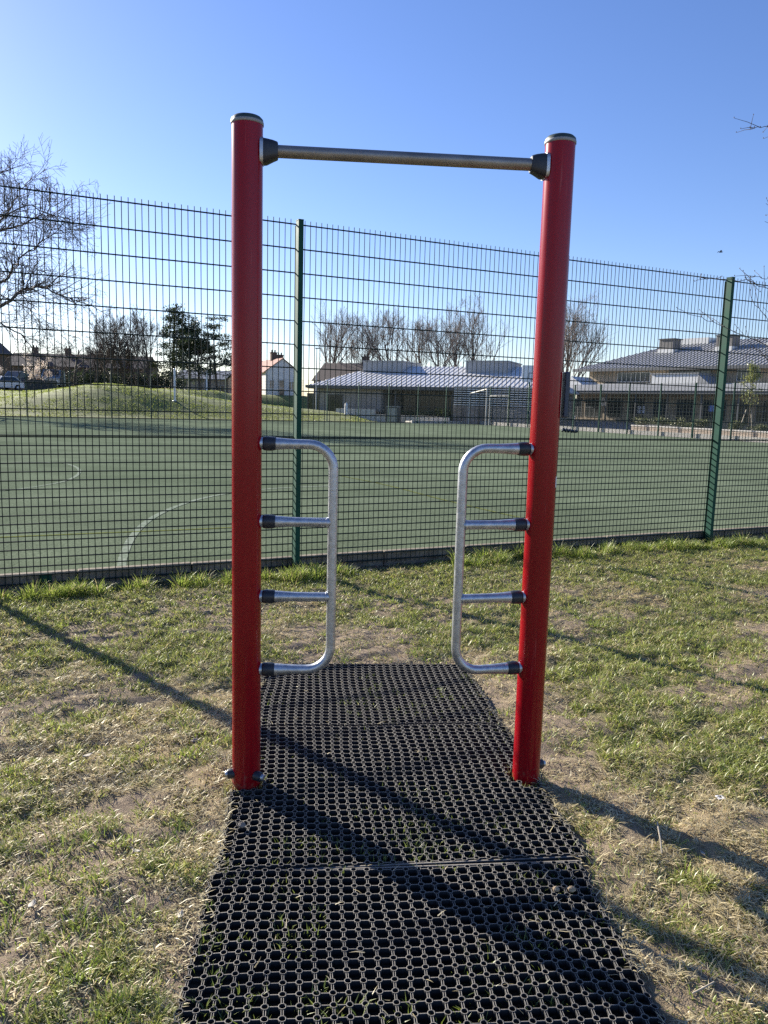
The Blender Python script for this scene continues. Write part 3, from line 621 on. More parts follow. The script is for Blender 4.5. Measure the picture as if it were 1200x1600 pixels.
window(A1, W1, B1, 7.6, 13.2, 3.2, .3, 2.5, 6, 2); window(A1, W1, B1, 13.5, 19, 3.2, .3, 2.5, 6, 2); window(A1, W1, B1, 19.5, LE-.7, 3.2, .3, 2.5, 6, 2)
for s in (8.2, 13.35, 18.6): MB().fbox(A1, s, s+.12, .5, .62, 0, 2.9).build('porch_post', M_fascia, B1, B1)
# slatted screen and brick yard wall
d1 = -1.6; s0, s1, s2 = A1.s_of_u(708, d1), A1.s_of_u(768, d1), A1.s_of_u(834, d1)
zt = A1.z(s0, d1, 634); zs = A1.z(s0, d1, 604)
M_bk2 = brick_mat('pale_mottled_brick', (.46, .38, .32), (.26, .20, .17), (.42, .39, .35), ang=math.atan2(-8, 19.2))
YW = thing('yard_wall', 'pale mottled brick yard wall topped by horizontal slats beside the school', 'wall', (*A1(s0, d1, 0)[:2], 0))
MB().fbox(A1, s0, s1, d1, d1+.22, -.1, zt).build('brickwork', M_bk2, YW, YW)
MB().fbox(A1, s1+.02, s2, d1+.05, d1+.2, -.1, zt-.02).build('grey_brickwork', M_bk1, YW, YW)
b = MB(); n = 9
for k in range(n): z = zt+.06+(zs-zt-.1)*k/(n-1); b.fbox(A1, s0, s2, d1+.08, d1+.12, z, z+.075)
b.build('slat_screen', M_timber, YW, YW)
b = MB()
for s in np.arange(s0, s2, 1.8): b.fbox(A1, s, s+.07, d1+.121, d1+.19, zt-.01, zs)
b.build('screen_frame', M_fascia, YW, YW)
MB().fbox(A1, s0+.06, s2-.06, d1+.22, d1+.26, zt, zs-.05).build('dark_backing', mat('dark_boarding', (.03, .03, .03), .8, var=.2), YW, YW)
# goals parked in the corner
M_goal = mat('white_goal_paint', (.46, .45, .40), .5, var=.08)
def goal(label, ua, va, ub, vb, Ya, Yb, vbase):
    pa = D(ua, va, Ya); pb = D(ub, vb, Yb); T = thing('goal_frame', label, 'goal', (*((pa+pb)/2)[:2], .1), 'white goal frames by the brick yard wall'); b0 = .12
    MB().tube([(pa[0], pa[1], b0), pa], .045, 10).build('goal_post', M_goal, T, T); MB().tube([(pb[0], pb[1], b0), pb], .045, 10).build('goal_post', M_goal, T, T)
    MB().tube([pa, pb], .05, 10).build('goal_crossbar', M_goal, T, T)
    for p in (pa, pb): MB().tube([p-[0, 0, .05], p+[.1, .8, -.6], (p[0]+.15, p[1]+1.2, b0)], .022, 8).build('goal_stay', M_goal, T, T)
goal('tilted-looking white goal frame in front of the pale brick yard wall', 734, 615, 761, 608, 62.5, 58.5, 660)
goal('level white goal frame just right of the pale brick yard wall', 766, 619, 795, 619, 60.5, 59, 658)
# basketball hoop
p = D(833, 584, 57.); HT = thing('basketball_hoop', 'white basketball backboard on a pole, partly behind the right red post', 'basketball hoop', (p[0]+.2, p[1]+1.2, .1))
w = D(857, 584, 57.)[0]-p[0]
MB().box(p[0]-w*.72, p[0]+w*.75, p[1], p[1]+.05, D(833, 597, 57.)[2], D(833, 571, 57.)[2]).build('backboard', M_white, HT, HT)
bz = D(833, 597, 57.)[2]; b = MB(); fr = lambda a, d, z: (p[0]+a, p[1]+d, z)
b.fbox(fr, -.32, .32, -.006, -.002, bz+.62, bz+.67); b.fbox(fr, -.32, .32, -.006, -.002, bz+.2, bz+.25); b.fbox(fr, -.32, -.27, -.006, -.002, bz+.25, bz+.62); b.fbox(fr, .27, .32, -.006, -.002, bz+.25, bz+.62); b.build('target_square', M_sign, HT, HT)
M_redst = mat('red_steel', (.45, .03, .02), .5, var=.1)
MB().tube([(p[0]+.23*math.cos(q), p[1]-.28+.23*math.sin(q), bz+.15) for q in np.linspace(0, 6.283, 20)], .012, 6).build('hoop', M_redst, HT, HT)
MB().tube([(p[0], p[1]+1.2, 0), (p[0], p[1]+1.2, bz+.2), (p[0], p[1]+.9, bz+.5), (p[0], p[1]+.05, bz+.55)], .06, 10).build('pole', M_post, HT, HT)

# ------------------------------------------------------------------ leaves and bare trees
M_leaf = blade_mat('leaf', .35)
M_bark = mat('bark', (.095, .075, .060), .9, scale=6, col2=(.055, .045, .038), bump=.4, bscale=20)
M_twig = mat('twig', (.085, .065, .055), .9, var=.2); M_twig2 = mat('pale_twig', (.20, .165, .14), .9, var=.2)
def leafmesh(name, P, size, cols, par=None, root=None, flat=0.):
    n = len(P); a = RNG.normal(0, 1, (n, 3)); a[:, 2] *= (1-flat); a /= np.linalg.norm(a, axis=1)[:, None]
    b_ = np.cross(a, RNG.normal(0, 1, (n, 3))); b_ /= np.linalg.norm(b_, axis=1)[:, None]; s = (size*(.6+.8*RNG.random(n)))[:, None]
    o = np.array(root.location) if root is not None else np.zeros(3)
    V = np.stack([P-a*s, P+b_*s*.45, P+a*s, P-b_*s*.45], 1).reshape(-1, 3)-o
    ob = npmesh(name, V, np.arange(4*n), np.full(n, 4), M_leaf, np.repeat(cols, 4, axis=0))
    if par is not None: ob.parent = par
    return ob
def bare_tree(label, base, h, spread, seed, style='oak', trunk_r=None, lean=(0, 0), fork=.3, maxd=5, kids=(4, 6), twig=.012, name='bare_tree', group=None, mtw=None, guides=()):
    R = random.Random(seed); T = thing(name, label, 'tree', base, group); tr = MB(); br = MB(); base = np.array(base, float); trunk_r = trunk_r or h*.018
    def grow(p, d, L, r, dep, mb):
        n = max(3, min(8, int(L/ max(.25, h*.03)))); pts = [p]; rr = [r]; d = d/np.linalg.norm(d); end = max(twig*.6, r*(.28 if dep else .45))
        for i in range(n):
            j = np.array([R.gauss(0, 1), R.gauss(0, 1), R.gauss(0, .7)])*((.065 if style == 'poplar' else .12) if dep else .05)
            d = d+j+np.array([0, 0, (.085 if style == 'poplar' else .03) if dep else .04]); d /= np.linalg.norm(d)
            p = p+d*(L/n); pts.append(p); rr.append(r+(end-r)*(i+1)/n)
        mb.tube(pts, rr, 7 if dep == 0 else (5 if dep == 1 else 3), caps=False)
        if dep >= maxd: return
        m = R.randint(*kids)+(4 if dep == 0 else 0)
        for k in range(m):
            f = (fork+(1-fork)*(k+R.random())/m) if dep == 0 else .18+.82*(k+R.random())/m
            f = min(f, .999); i = int(f*n); q = pts[i]+(pts[i+1]-pts[i])*(f*n-i); t = pts[min(i+1, n)]-pts[i]; t /= np.linalg.norm(t)
            o = np.cross(t, np.array([R.gauss(0, 1) for _ in range(3)])); o /= np.linalg.norm(o)
            an = {'poplar': .58, 'oak': .85, 'birch': .7}[style]*(.75+.5*R.random()); cd = t*math.cos(an)+o*math.sin(an)*(spread if dep == 0 else 1)
            if style == 'birch' and dep >= 2: cd[2] -= .5
            cl = L*((.80 if style == 'poplar' else .62) if dep == 0 else .58)*(1.15-.55*f)*(.75+.5*R.random())
            cr = max(twig, min(rr[i]*.72, cl*(.016 if style == 'poplar' else .022))); grow(q, cd, cl, cr, dep+1, br)
    d0 = np.array([lean[0], lean[1], 1.]); grow(base-[0, 0, .1], d0, h*(.62 if style != 'oak' else .58), trunk_r, 0, tr)
    for px, Yg, rg in guides:
        P = [np.array(base)+[0, 0, D(px[0][0], px[0][1], Yg)[2]-base[2]]]+[D(u, v, Yg+R.uniform(-.8, .8)) for u, v in px]; Q = []
        for i in range(len(P)-1):
            for k in range(4): Q.append(P[i]+(P[i+1]-P[i])*k/4+np.array([R.gauss(0, .05), R.gauss(0, .05), R.gauss(0, .05)]))
        Q.append(P[-1]); n = len(Q); br.tube(Q, [rg*(1-.85*i/(n-1)) for i in range(n)], 6)
        for i in range(6, n):
            for _ in range(R.choice((1, 2, 2))):
                t = Q[i]-Q[i-1]; t /= np.linalg.norm(t); o = np.cross(t, np.array([R.gauss(0, 1) for _ in range(3)])); o /= np.linalg.norm(o)
                grow(Q[i], t*.75+o*.65+np.array([0, 0, .1]), R.uniform(1.2, 2.9), rg*.28, maxd-2, br)
    tr.build('trunk', M_bark, T, T); br.build('branches', mtw or M_twig, T, T); return T
def base_at(u, Y, dz=0.):
    p = D(u, 620, Y); return (p[0], p[1], terr1(p[0], p[1])+dz)
# poplars and other bare trees behind the school
GP = 'bare trees behind the low school'
for u, Y, vt, sp_, sd, lb in ((513, 112, 487, 1.22, 3, 'broad bare tree above the dark brown house roof'), (567, 118, 503, 0.94, 4, 'slim bare tree just left of the first roof box'),
        (613, 112, 484, 1.15, 5, 'bare tree rising behind the first roof box'), (655, 116, 492, 1.08, 16, 'bare upright tree first right of the first roof box'), (683, 110, 482, 1.15, 7, 'tall dense bare tree midway between the two roof boxes'), (706, 114, 486, 1.15, 8, 'bare tree second left of the second roof box'),
        (738, 112, 487, 1.22, 9, 'spreading bare tree directly behind the second roof box')):
    bx = base_at(u, Y, -.5); hh = D(u, vt, Y)[2]-bx[2]
    bare_tree(lb, bx, hh*1.08, sp_, sd, 'poplar', trunk_r=.2, maxd=4, kids=(5, 7), twig=.011, fork=.16, group=GP, mtw=M_twig2)
bx = base_at(884, 92, -.5); bare_tree('tall narrow bare tree just right of the right red post', bx, (D(884, 470, 92)[2]-bx[2])*1.1, .8, 21, 'poplar', trunk_r=.2, maxd=4, kids=(6, 7), twig=.011, fork=.12, mtw=M_twig2)
GL = 'bare trees on the left behind the bank'
for u, Y, vt, sd, lb, st in ((116, 100, 512, 31, 'small weeping pale birch left of the bare thicket', 'birch'), (172, 92, 490, 32, 'wide bare tree on the left of the thicket', 'poplar'), (196, 95, 500, 33, 'dense bare tree in the middle of the thicket', 'poplar'), (236, 92, 492, 34, 'bare tree in the thicket right beside the dark pines', 'poplar'), (216, 97, 528, 35, 'low multi-branched bare tree low in the thicket', 'poplar'), (150, 97, 540, 36, 'small bare tree on the left edge of the thicket', 'poplar')):
    bx = base_at(u, Y, -.2); hh = D(u, vt, Y)[2]-bx[2]
    bare_tree(lb, bx, hh*1.1, 1.35, sd, st, trunk_r=.17, maxd=4, kids=(5, 6), twig=.015, fork=.12, group=GL)
bare_tree('large bare tree reaching in from the left edge above the fence', (-27.6, 49.5, terr1(-27.6, 49.5)), 14.5, 1.0, 43, 'oak', trunk_r=.42, fork=.30, maxd=5, kids=(4, 5), twig=.011, lean=(-.03, 0),
    guides=(([(-60, 520), (-10, 485), (26, 462), (34, 452), (62, 448), (88, 458), (118, 470)], 49, .15), ([(-50, 470), (5, 440), (20, 425), (30, 405), (60, 385), (90, 360)], 49, .12), 
        ([(-60, 400), (-10, 365), (30, 352), (46, 345), (70, 330), (85, 322)], 49.5, .11), ([(-60, 400), (-10, 360), (15, 330), (30, 300), (42, 285)], 49, .10), ([(-60, 540), (0, 505), (30, 520), (52, 545), (70, 560)], 48.5, .08), ([(-90, 380), (-50, 330), (-25, 300), (0, 270)], 49, .09), ([(-60, 470), (0, 460), (45, 482), (75, 505)], 50, .07), ([(-60, 420), (0, 340), (40, 320), (85, 335), (110, 350)], 48, .08)))
# tree just outside the right edge, its budding twigs hang into view on this side of the fence
def edge_tree():
    T = thing('bare_tree', 'bare tree whose budding twigs enter from the right edge', 'tree', (5.9, 8.1, 0)); R = random.Random(4); tr = MB(); br = MB()
    tr.tube([(5.9, 8.1, -.1), (5.86, 8.1, .8), (5.92, 8.08, 1.8), (5.85, 8.1, 2.9), (5.9, 8.1, 4.2), (5.86, 8.1, 5.4)], [.085, .075, .065, .05, .035, .012], 10)
    def limb(p0, px, Y, r):
        P = [np.array(p0)]+[D(u, v, Y+k*.08) for k, (u, v) in enumerate(px)]
        Q = []
        for i in range(len(P)-1):
            for k in range(5): Q.append(P[i]+(P[i+1]-P[i])*k/5+np.array([R.gauss(0, .006), R.gauss(0, .006), R.gauss(0, .006)]))
        Q.append(P[-1]); n = len(Q); br.tube(Q, [r*.55*(1-.78*i/(n-1))+.0010 for i in range(n)], 5)
        for i in range(4, n, 2):      # side shoots and buds
            if R.random() < .75:
                d = Q[i]-Q[i-1]; d /= np.linalg.norm(d); o = np.array([R.gauss(0, .6), R.gauss(0, .6), R.gauss(.35, .6)]); e = Q[i]+(d*.7+o)*R.uniform(.03, .22); br.tube([Q[i], (Q[i]+e)/2+[0, 0, .008], e], [.0032, .0026, .0016], 4)
                br.tube([e, e+(e-Q[i])*.02+[0, 0, .006], e+[0, 0, .014]], [.002, .005, .001], 5)
            b_ = Q[i]+np.array([0, 0, .004]); br.tube([b_, b_+[-.005, 0, .007], b_+[-.010, 0, .012]], [.003, .0045, .001], 5)
    for p0, px, Y, r in (((5.9, 8.1, 1.7), [(1330, 610), (1240, 570), (1195, 538), (1150, 519), (1105, 500), (1058, 482)], 7.9, .010), ((5.9, 8.1, 2.1), [(1340, 520), (1250, 470), (1200, 452), (1165, 438), (1110, 434), (1085, 440)], 7.7, .009),
        ((5.88, 8.1, 2.5), [(1330, 470), (1250, 432), (1205, 436), (1180, 433), (1163, 434)], 7.6, .007), ((5.88, 8.1, 3.6), [(1330, 230), (1250, 205), (1205, 198), (1180, 199), (1172, 203)], 7.8, .008), ((5.88, 8.1, 3.0), [(1330, 360), (1230, 335), (1197, 318)], 7.9, .007), ((5.88, 8.1, 2.8), [(1330, 400), (1240, 372), (1195, 346)], 7.9, .006),
        ((5.9, 8.1, 1.9), [(1320, 560), (1240, 530), (1200, 500), (1175, 470), (1172, 430)], 8.0, .008), ((5.9, 8.1, 1.5), [(1330, 640), (1250, 610), (1200, 560), (1180, 545), (1160, 541)], 8.0, .008), ((5.9, 8.1, 4.4), [(1420, 60), (1330, 0)], 8.2, .012), ((5.9, 8.1, 3.2), [(1560, 380), (1680, 250)], 8.6, .018)): limb(p0, px, Y, r)
    tr.build('trunk', M_bark, T, T); br.build('branches', M_twig, T, T)
edge_tree()

def pine(label, u, Y, vt, seed, stems, layered):
    bx = np.array(base_at(u, Y, -.2)); h = D(u, vt, Y)[2]-bx[2]; T = thing('pine_tree', label, 'tree', bx, 'dark pines left of the left red post'); R = random.Random(seed); tr = MB(); br = MB(); P = []
    for k in range(stems):
        off = np.array([R.uniform(-1.6, 1.6), R.uniform(-1, 1), 0])*(0 if stems == 1 else 1); hh = h*(1 if k == 0 else R.uniform(.68, .97)); b0 = bx+off
        tip = b0+[R.uniform(-.5, .5), 0, hh]; tr.tube([b0, b0*.5+tip*.5+[R.uniform(-.2, .2), 0, 0], tip], [.17, .11, .03], 7)
        for q in range(26):
            f = R.uniform(.30 if not layered else .2, 1.); p0 = b0+(tip-b0)*f; az = R.uniform(0, 6.28); l = (1.05-f)*h*.26+R.uniform(.4, 1.0); l *= (1.5 if layered else 1)
            e = p0+np.array([math.cos(az)*l, math.sin(az)*l, R.uniform(-.05, .4)*l]); br.tube([p0, (p0+e)/2+[0, 0, .05], e], [.04, .03, .015], 4, caps=False)
            for w in range(5):
                c = p0+(e-p0)*R.uniform(.45, 1.05); P.append(c+RNG.normal(0, 1, (26, 3))*np.array([.34, .34, .15 if layered else .22]))
    P = np.concatenate(P); tr.build('trunk', M_bark, T, T); br.build('branches', M_bark, T, T)
    leafmesh('crown', P, np.full(len(P), .11), lerp((.018, .032, .012), (.055, .075, .026), RNG.random(len(P))), T, T)
pine('tall dense dark pine with bare lower stems', 285, 93, 480, 1, 4, False); pine('open dark pine with layered spreading boughs', 318, 91, 496, 2, 3, True)

def shrub(name, label, cat, c, r, n, size, c1, c2, group=None, stems=True, flat=0.):
    c = np.array(c, float); T = thing(name, label, cat, c, group); R = random.Random(n); P = []
    k = max(6, int(n/60)); cen = RNG.normal(0, .5, (k, 3)); cen /= np.maximum(1, np.linalg.norm(cen, axis=1))[:, None]
    cen = cen*np.array(r)*.8+[0, 0, r[2]*1.0]; P = np.repeat(cen, n//k, axis=0)+RNG.normal(0, .22, (k*(n//k), 3))*np.array(r); P[:, 2] = np.maximum(P[:, 2], .02)
    leafmesh('foliage', P+c, np.full(len(P), size), lerp(c1, c2, RNG.random(len(P))), T, T, flat)
    if stems:
        b = MB()
        for q in cen[:14]: b.tube([c+[0, 0, -.05], c+q*.5+[0, 0, .05], c+q], [.03*r[2]**.5, .02*r[2]**.5, .008], 5, caps=False)
        b.build('stems', M_bark, T, T)
    return T
# dark hedge and undergrowth behind the bank
GH = 'dark evergreen hedging behind the bank'
for u, Y, r, lb in ((120, 104, (3.6, 1.2, 1.2), 'dark hedge right of the parked vans'), (160, 102, (3.5, 1.2, 1.35), 'dark undergrowth under the left of the bare thicket'), (210, 100, (3.5, 1.2, 1.3), 'dark undergrowth under the middle of the bare thicket'), (255, 100, (3., 1.2, 1.4), 'dark undergrowth at the foot of the pines')):
    shrub('hedge', lb, 'hedge', base_at(u, Y), r, 3200, .14, (.016, .026, .012), (.05, .07, .025), GH)
p = base_at(60, 73); bl = thing('blossom_tree', 'small cream blossoming tree standing in the dark planter box', 'tree', p); R = random.Random(5); b = MB(); P = []
for k in range(16):
    az = R.uniform(0, 6.28); e = np.array(p)+[math.cos(az)*R.uniform(.4, 1.35), math.sin(az)*R.uniform(.3, 1.0), R.uniform(1.0, 3.3)]; mid = np.array(p)+[0, 0, .9]+(e-np.array(p)-[0, 0, .9])*.5+[0, 0, .1]
    b.tube([np.array(p)+[0, 0, .6], mid, e], [.035, .022, .008], 5, caps=False)
    for w in range(9): P.append(mid+(e-mid)*R.uniform(.2, 1.08)+RNG.normal(0, .11, (17, 3)))
MB().tube([np.array(p), np.array(p)+[.02, 0, 1.1]], [.06, .04], 8).build('trunk', M_bark, bl, bl); b.build('branches', M_bark, bl, bl)
P = np.concatenate(P); leafmesh('blossom', P, np.full(len(P), .062), lerp((.70, .60, .52), (.88, .78, .68), RNG.random(len(P))), bl, bl)
p = base_at(-4, 73); shrub('blossom_shrub', 'cream blossoming shrub cut off by the left edge', 'shrub', (p[0], p[1], p[2]+1.2), (.8, .7, .7), 900, .05, (.55, .46, .42), (.75, .66, .58))
M_box = mat('dark_planter_board', (.025, .030, .035), .7, var=.25)
p = base_at(62, 71.5); z0 = p[2]-.1; pb_ = thing('planter_box', 'dark square planter box holding the cream blossom tree', 'planter', p); W_ = 1.1
fr = Fr((p[0], p[1]), (.95, .2))
for a in (((-W_, W_, 0, .06)), ((-W_, W_, 2*W_-.06, 2*W_))): MB().fbox(fr, *a, z0, z0+1.0).build('side_board', M_box, pb_, pb_)
for a in ((-W_, -W_+.06, .062, 2*W_-.062), (W_-.06, W_, .062, 2*W_-.062)): MB().fbox(fr, *a, z0, z0+1.0).build('side_board', M_box, pb_, pb_)
MB().fbox(fr, -W_+.065, W_-.065, .065, 2*W_-.065, z0, z0+.85).build('soil', mat('dark_soil', (.05, .04, .03), .95, var=.3), pb_, pb_)

# ------------------------------------------------------------------ houses
M_slate = mat('brown_roof_tile', (.085, .062, .052), .8, scale=6, col2=(.055, .042, .038), bump=.6, bscale=14)
M_rtile = mat('red_roof_tile', (.26, .095, .060), .8, scale=5, col2=(.18, .07, .05), bump=.6, bscale=14)
M_rend = mat('pale_render', (.68, .66, .63), .9, scale=1.5, col2=(.58, .565, .54)); M_rend2 = mat('cream_render', (.44, .38, .33), .9, scale=1.2, col2=(.34, .29, .25))
M_bk3 = brick_mat('brown_brick', (.17, .095, .065), (.12, .07, .05), (.17, .15, .13))
def house(label, o, ang, L_, Dp, z0, ze, zr, wall, roof, axis='s', chims=((.2, .5),), wins=(), gwins=(), name='house', ov=.3, door=None):
    """frame front along s; ridge along s (axis 's') or along d (axis 'd')"""
    fr = Fr(o, (math.cos(ang), math.sin(ang))); T = thing(name, label, 'house', (*fr(L_/2, Dp/2, 0)[:2], z0)); b = MB()
    b.fbox(fr, 0, L_, 0, Dp, z0-.5, ze)
    if axis == 's': b.add([fr(0, 0, ze), fr(0, Dp, ze), fr(0, Dp/2, zr)], [(0, 2, 1)]); b.add([fr(L_, 0, ze), fr(L_, Dp, ze), fr(L_, Dp/2, zr)], [(0, 1, 2)])
    else: b.add([fr(0, 0, ze), fr(L_, 0, ze), fr(L_/2, 0, zr)], [(0, 1, 2)]); b.add([fr(0, Dp, ze), fr(L_, Dp, ze), fr(L_/2, Dp, zr)], [(0, 2, 1)])
    wl = b.build('wall', wall, T, T); b = MB(); k = (zr-ze); e = .12
    if axis == 's':
        f = ov/(Dp/2)*k; slope(b, fr, (-ov*.6, -ov, ze-f+e), (L_+ov*.6, -ov, ze-f+e), (-ov*.6, Dp/2, zr+e), (L_+ov*.6, Dp/2, zr+e), rib=0); slope(b, fr, (L_+ov*.6, Dp+ov, ze-f+e), (-ov*.6, Dp+ov, ze-f+e), (L_+ov*.6, Dp/2, zr+e+.002), (-ov*.6, Dp/2, zr+e+.002), rib=0)
    else:
        f = ov/(L_/2)*k; slope(b, fr, (-ov, Dp+ov*.6, ze-f+e), (-ov, -ov*.6, ze-f+e), (L_/2, Dp+ov*.6, zr+e), (L_/2, -ov*.6, zr+e), rib=0); slope(b, fr, (L_+ov, -ov*.6, ze-f+e), (L_+ov, Dp+ov*.6, ze-f+e), (L_/2, -ov*.6, zr+e+.002), (L_/2, Dp+ov*.6, zr+e+.002), rib=0)
    rf = b.build('roof', roof, T, T)
    for (fs, fd) in chims:
        c = MB(); s_, d_ = fs*L_, fd*Dp; c.fbox(fr, s_-.4, s_+.4, d_-.3, d_+.3, zr-1.2, zr+.9); c.fbox(fr, s_-.46, s_+.46, d_-.36, d_+.36, zr+.902, zr+1.0)
        for q in (-.2, .2): c.tube([fr(s_+q, d_, zr+1.0), fr(s_+q, d_, zr+1.3)], .1, 8)
        c.build('chimney', M_bk3, rf, T)
    for (s0, s1, z_0, z_1) in wins: window(fr, wl, T, s0, s1, 0, z_0, z_1, 2, 1, M_wframe)
    if door: window(fr, wl, T, door[0], door[1], 0, z0, z0+2.05, 1, 2, M_wframe, name='door')
    return fr, T
# white gable house right of the left post
Y = 98.; z0 = 2.2; x0 = D(428, 600, Y)[0]; x1 = D(466, 600, Y)[0]; ze = D(440, 579, Y)[2]; zr = D(440, 560, Y)[2]
house('white gabled house with red tiled roof beside the left red post', (D(417, 600, 99)[0], 98.), .45, 4.4, 8.5, z0, ze-.1, zr, M_rend, M_rtile, 'd', ((.5, .45),), ((.5, 1.1, z0+.9, z0+2.0), (3.0, 3.8, z0+.8, z0+1.9)), door=(1.7, 2.4))
house('white rendered house wing with red tiles left of the white gable', (D(372, 600, 101)[0], 103.), -.15, 5.0, 7, z0, ze-.5, zr-.1, M_rend, M_rtile, 's', ((.85, .5),), ((.8, 1.8, z0+.9, z0+2.), (2.8, 3.8, z0+.9, z0+2.)))
zr = D(520, 566, 103)[2]; ze = D(520, 586, 103)[2]
house('house with dark brown tiled roof and pale gable behind the school', (D(488, 600, 103)[0], 105.), -.42, 8.5, 6.5, z0, ze-.6, zr, M_rend2, M_slate, 's', ((.72, .5),), ((1, 2, z0+.9, z0+2.), (4, 5, z0+.9, z0+2.)))
zr = D(80, 552, 112)[2]; ze = D(80, 572, 112)[2]
house('long dark brick terrace with two chimneys behind the parked vans', (D(8, 600, 112)[0], 112.), .03, 20., 7, 2.2, ze, zr, M_bk3, M_slate, 's', ((.15, .5), (.39, .5), (.7, .5)), [(s, s+1.2, z, z+1.1) for s in (1.2, 4.2, 7.4, 10.6, 13.8, 17) for z in (3.0, )], door=(3., 3.8))
ze = D(5, 548, 86)[2]; zr = D(-8, 528, 86)[2]
house('dark brick gabled house cut off by the left edge', (D(-75, 600, 86)[0], 86.), 0.05, D(-16, 600, 86)[0]-D(-75, 600, 86)[0], 5.5, 1.8, ze, zr+.6, M_bk3, M_slate, 'd', (), ((2.6, 3.6, 4.6, 5.6), (2.6, 3.6, 2.6, 3.7)))
zr = D(330, 583, 110)[2]
house('low pale bungalow with dark garage doors behind the pines', (D(276, 600, 108)[0], 108.), .0, 8.6, 6, 2.2, D(330, 592, 108)[2], zr+.3, M_rend2, mat('grey_roof_sheet', (.22, .24, .26), .6, var=.15), 's', (), ((5.6, 6.6, 2.6, 3.5), ), door=(3.9, 4.7))
house('house with dark roof just showing left of the left red post', (D(352, 600, 104)[0], 106.), .1, 6, 6, 2.2, D(352, 590, 104)[2], D(365, 566, 104)[2], M_rend2, M_slate, 'd', (), ())

# ------------------------------------------------------------------ vehicles on the far road
M_road = mat('pale_road', (.20, .195, .19), .9, scale=2, col2=(.155, .15, .148))
rs = np.linspace(-70, -35.5, 30); V = []
for s in rs:
    for t in (22., 27.5): x, y = CORNER+FD*s+FN*t; V.append((x, y, terr1(x, y)+.10))
struct(MB().add(V, [(2*i, 2*i+2, 2*i+3, 2*i+1) for i in range(len(rs)-1)], True).build('road', M_road))
M_tyre = mat('tyre_rubber', (.02, .02, .02), .8, var=.2); M_rim = mat('alloy_rim', (.5, .5, .52), .35, .8, var=.1); M_lampw = mat('lamp_lens', (.6, .6, .6), .15, var=.1); M_lampr = mat('tail_lens', (.35, .01, .01), .2, var=.1)
def car(label, u, Y, paint, van=False, ang=.3):
    p = np.array(base_at(u, Y, .1)); T = thing('parked_van' if van else 'parked_car', label, 'van' if van else 'car', p); fr = Fr(p[:2], (math.cos(ang), math.sin(ang))); z0 = p[2]
    if van: prof = [(-2.4, .35), (-2.4, 1.0), (-2.25, 1.15), (-1.55, 1.3), (-1.0, 1.92), (2.3, 1.95), (2.42, 1.8), (2.45, .35)]; gl = [(-1.42, 1.32), (-.95, 1.82), (.1, 1.82), (.1, 1.3)]; W = .92
    else: prof = [(-2.1, .3), (-2.12, .62), (-2.0, .82), (-1.05, .92), (-.45, 1.42), (1.1, 1.45), (1.75, 1.0), (2.1, .95), (2.12, .3)]; gl = [(-.88, .95), (-.4, 1.34), (1.05, 1.36), (1.55, .98)]; W = .85
    n = len(prof); vs = []
    for (wd, k) in ((-1, 0), (-1, 1), (1, 1), (1, 0)):
        for (s, z) in prof:
            tap = .14*max(0, (z-.95)/.5) if not van else .06*max(0, z-1.2); w = (W-tap-(.0 if k else .05)); vs.append(fr(s*(1 if k else .995), wd*w, z0+z*(1 if k else 1.)))
    fs = [tuple(range(n)), tuple(range(4*n-1, 3*n-1, -1))]
    for j in range(3):
        for i in range(n): fs.append((j*n+i, j*n+(i+1) % n, (j+1)*n+(i+1) % n, (j+1)*n+i)[::-1])
    body = MB().add(vs, fs).build('body', paint, T, T)
    for sd in (-1, 1):
        g = MB(); v = []
        for (s, z) in gl: tap = .14*max(0, (z-.95)/.5) if not van else .06*max(0, z-1.2); v += [fr(s, sd*(W-tap+.006), z0+z)]
        v2 = [(x+fr.b[0]*-sd*.03, y+fr.b[1]*-sd*.03, z) for x, y, z in v]; g.add(v+v2, [(0, 1, 2, 3), (4, 7, 6, 5), (0, 4, 5, 1), (1, 5, 6, 2), (2, 6, 7, 3), (3, 7, 4, 0)]); g.build('side_window', M_glass, T, T)
        for s in ((-1.5, 1.5) if van else (-1.3, 1.3)):
            w = MB().lathe(fr(s, sd*(W-.16), z0+.32), (*(fr.b*sd), 0), [(0, .2), (.0, .32), (.16, .32), (.185, .29), (.185, .2)], 18).build('wheel', M_tyre, T, T)
            MB().lathe(fr(s, sd*(W+.0), z0+.32), (*(fr.b*sd), 0), [(0, .2), (.02, .19), (.035, .1), (.035, .02)], 12).build('rim', M_rim, w, T)
    a, c = ((-1.5, 1.33), (-1.02, 1.88)) if van else ((-1.0, .95), (-.48, 1.38))
    MB().hexa([fr(a[0]-.03, -W+.16, z0+a[1]), fr(a[0]-.03, W-.16, z0+a[1]), fr(a[0]+.03, W-.16, z0+a[1]-.03), fr(a[0]+.03, -W+.16, z0+a[1]-.03), fr(c[0]-.03, -W+.24, z0+c[1]), fr(c[0]-.03, W-.24, z0+c[1]), fr(c[0]+.03, W-.24, z0+c[1]-.03), fr(c[0]+.03, -W+.24, z0+c[1]-.03)]).build('windscreen', M_glass, T, T)
    for sd in (-1, 1):
        MB().fbox(fr, prof[0][0]-.02, prof[0][0]+.1, sd*.62-.16, sd*.62+.16, z0+.66, z0+.82).build('headlight', M_lampw, T, T)
        MB().fbox(fr, prof[-1][0]-.08, prof[-1][0]+.03, sd*.68-.1, sd*.68+.1, z0+.66, z0+.9).build('tail_light', M_lampr, T, T)
car('small white car at the left edge by the brick house', 2, 77, mat('white_car_paint', (.62, .64, .68), .25, coat=.8, var=.03), ang=1.2)
car('dark van parked left of the blossom tree', 36, 80, mat('dark_van_paint', (.06, .07, .09), .25, coat=.8, var=.03), True, 1.2)
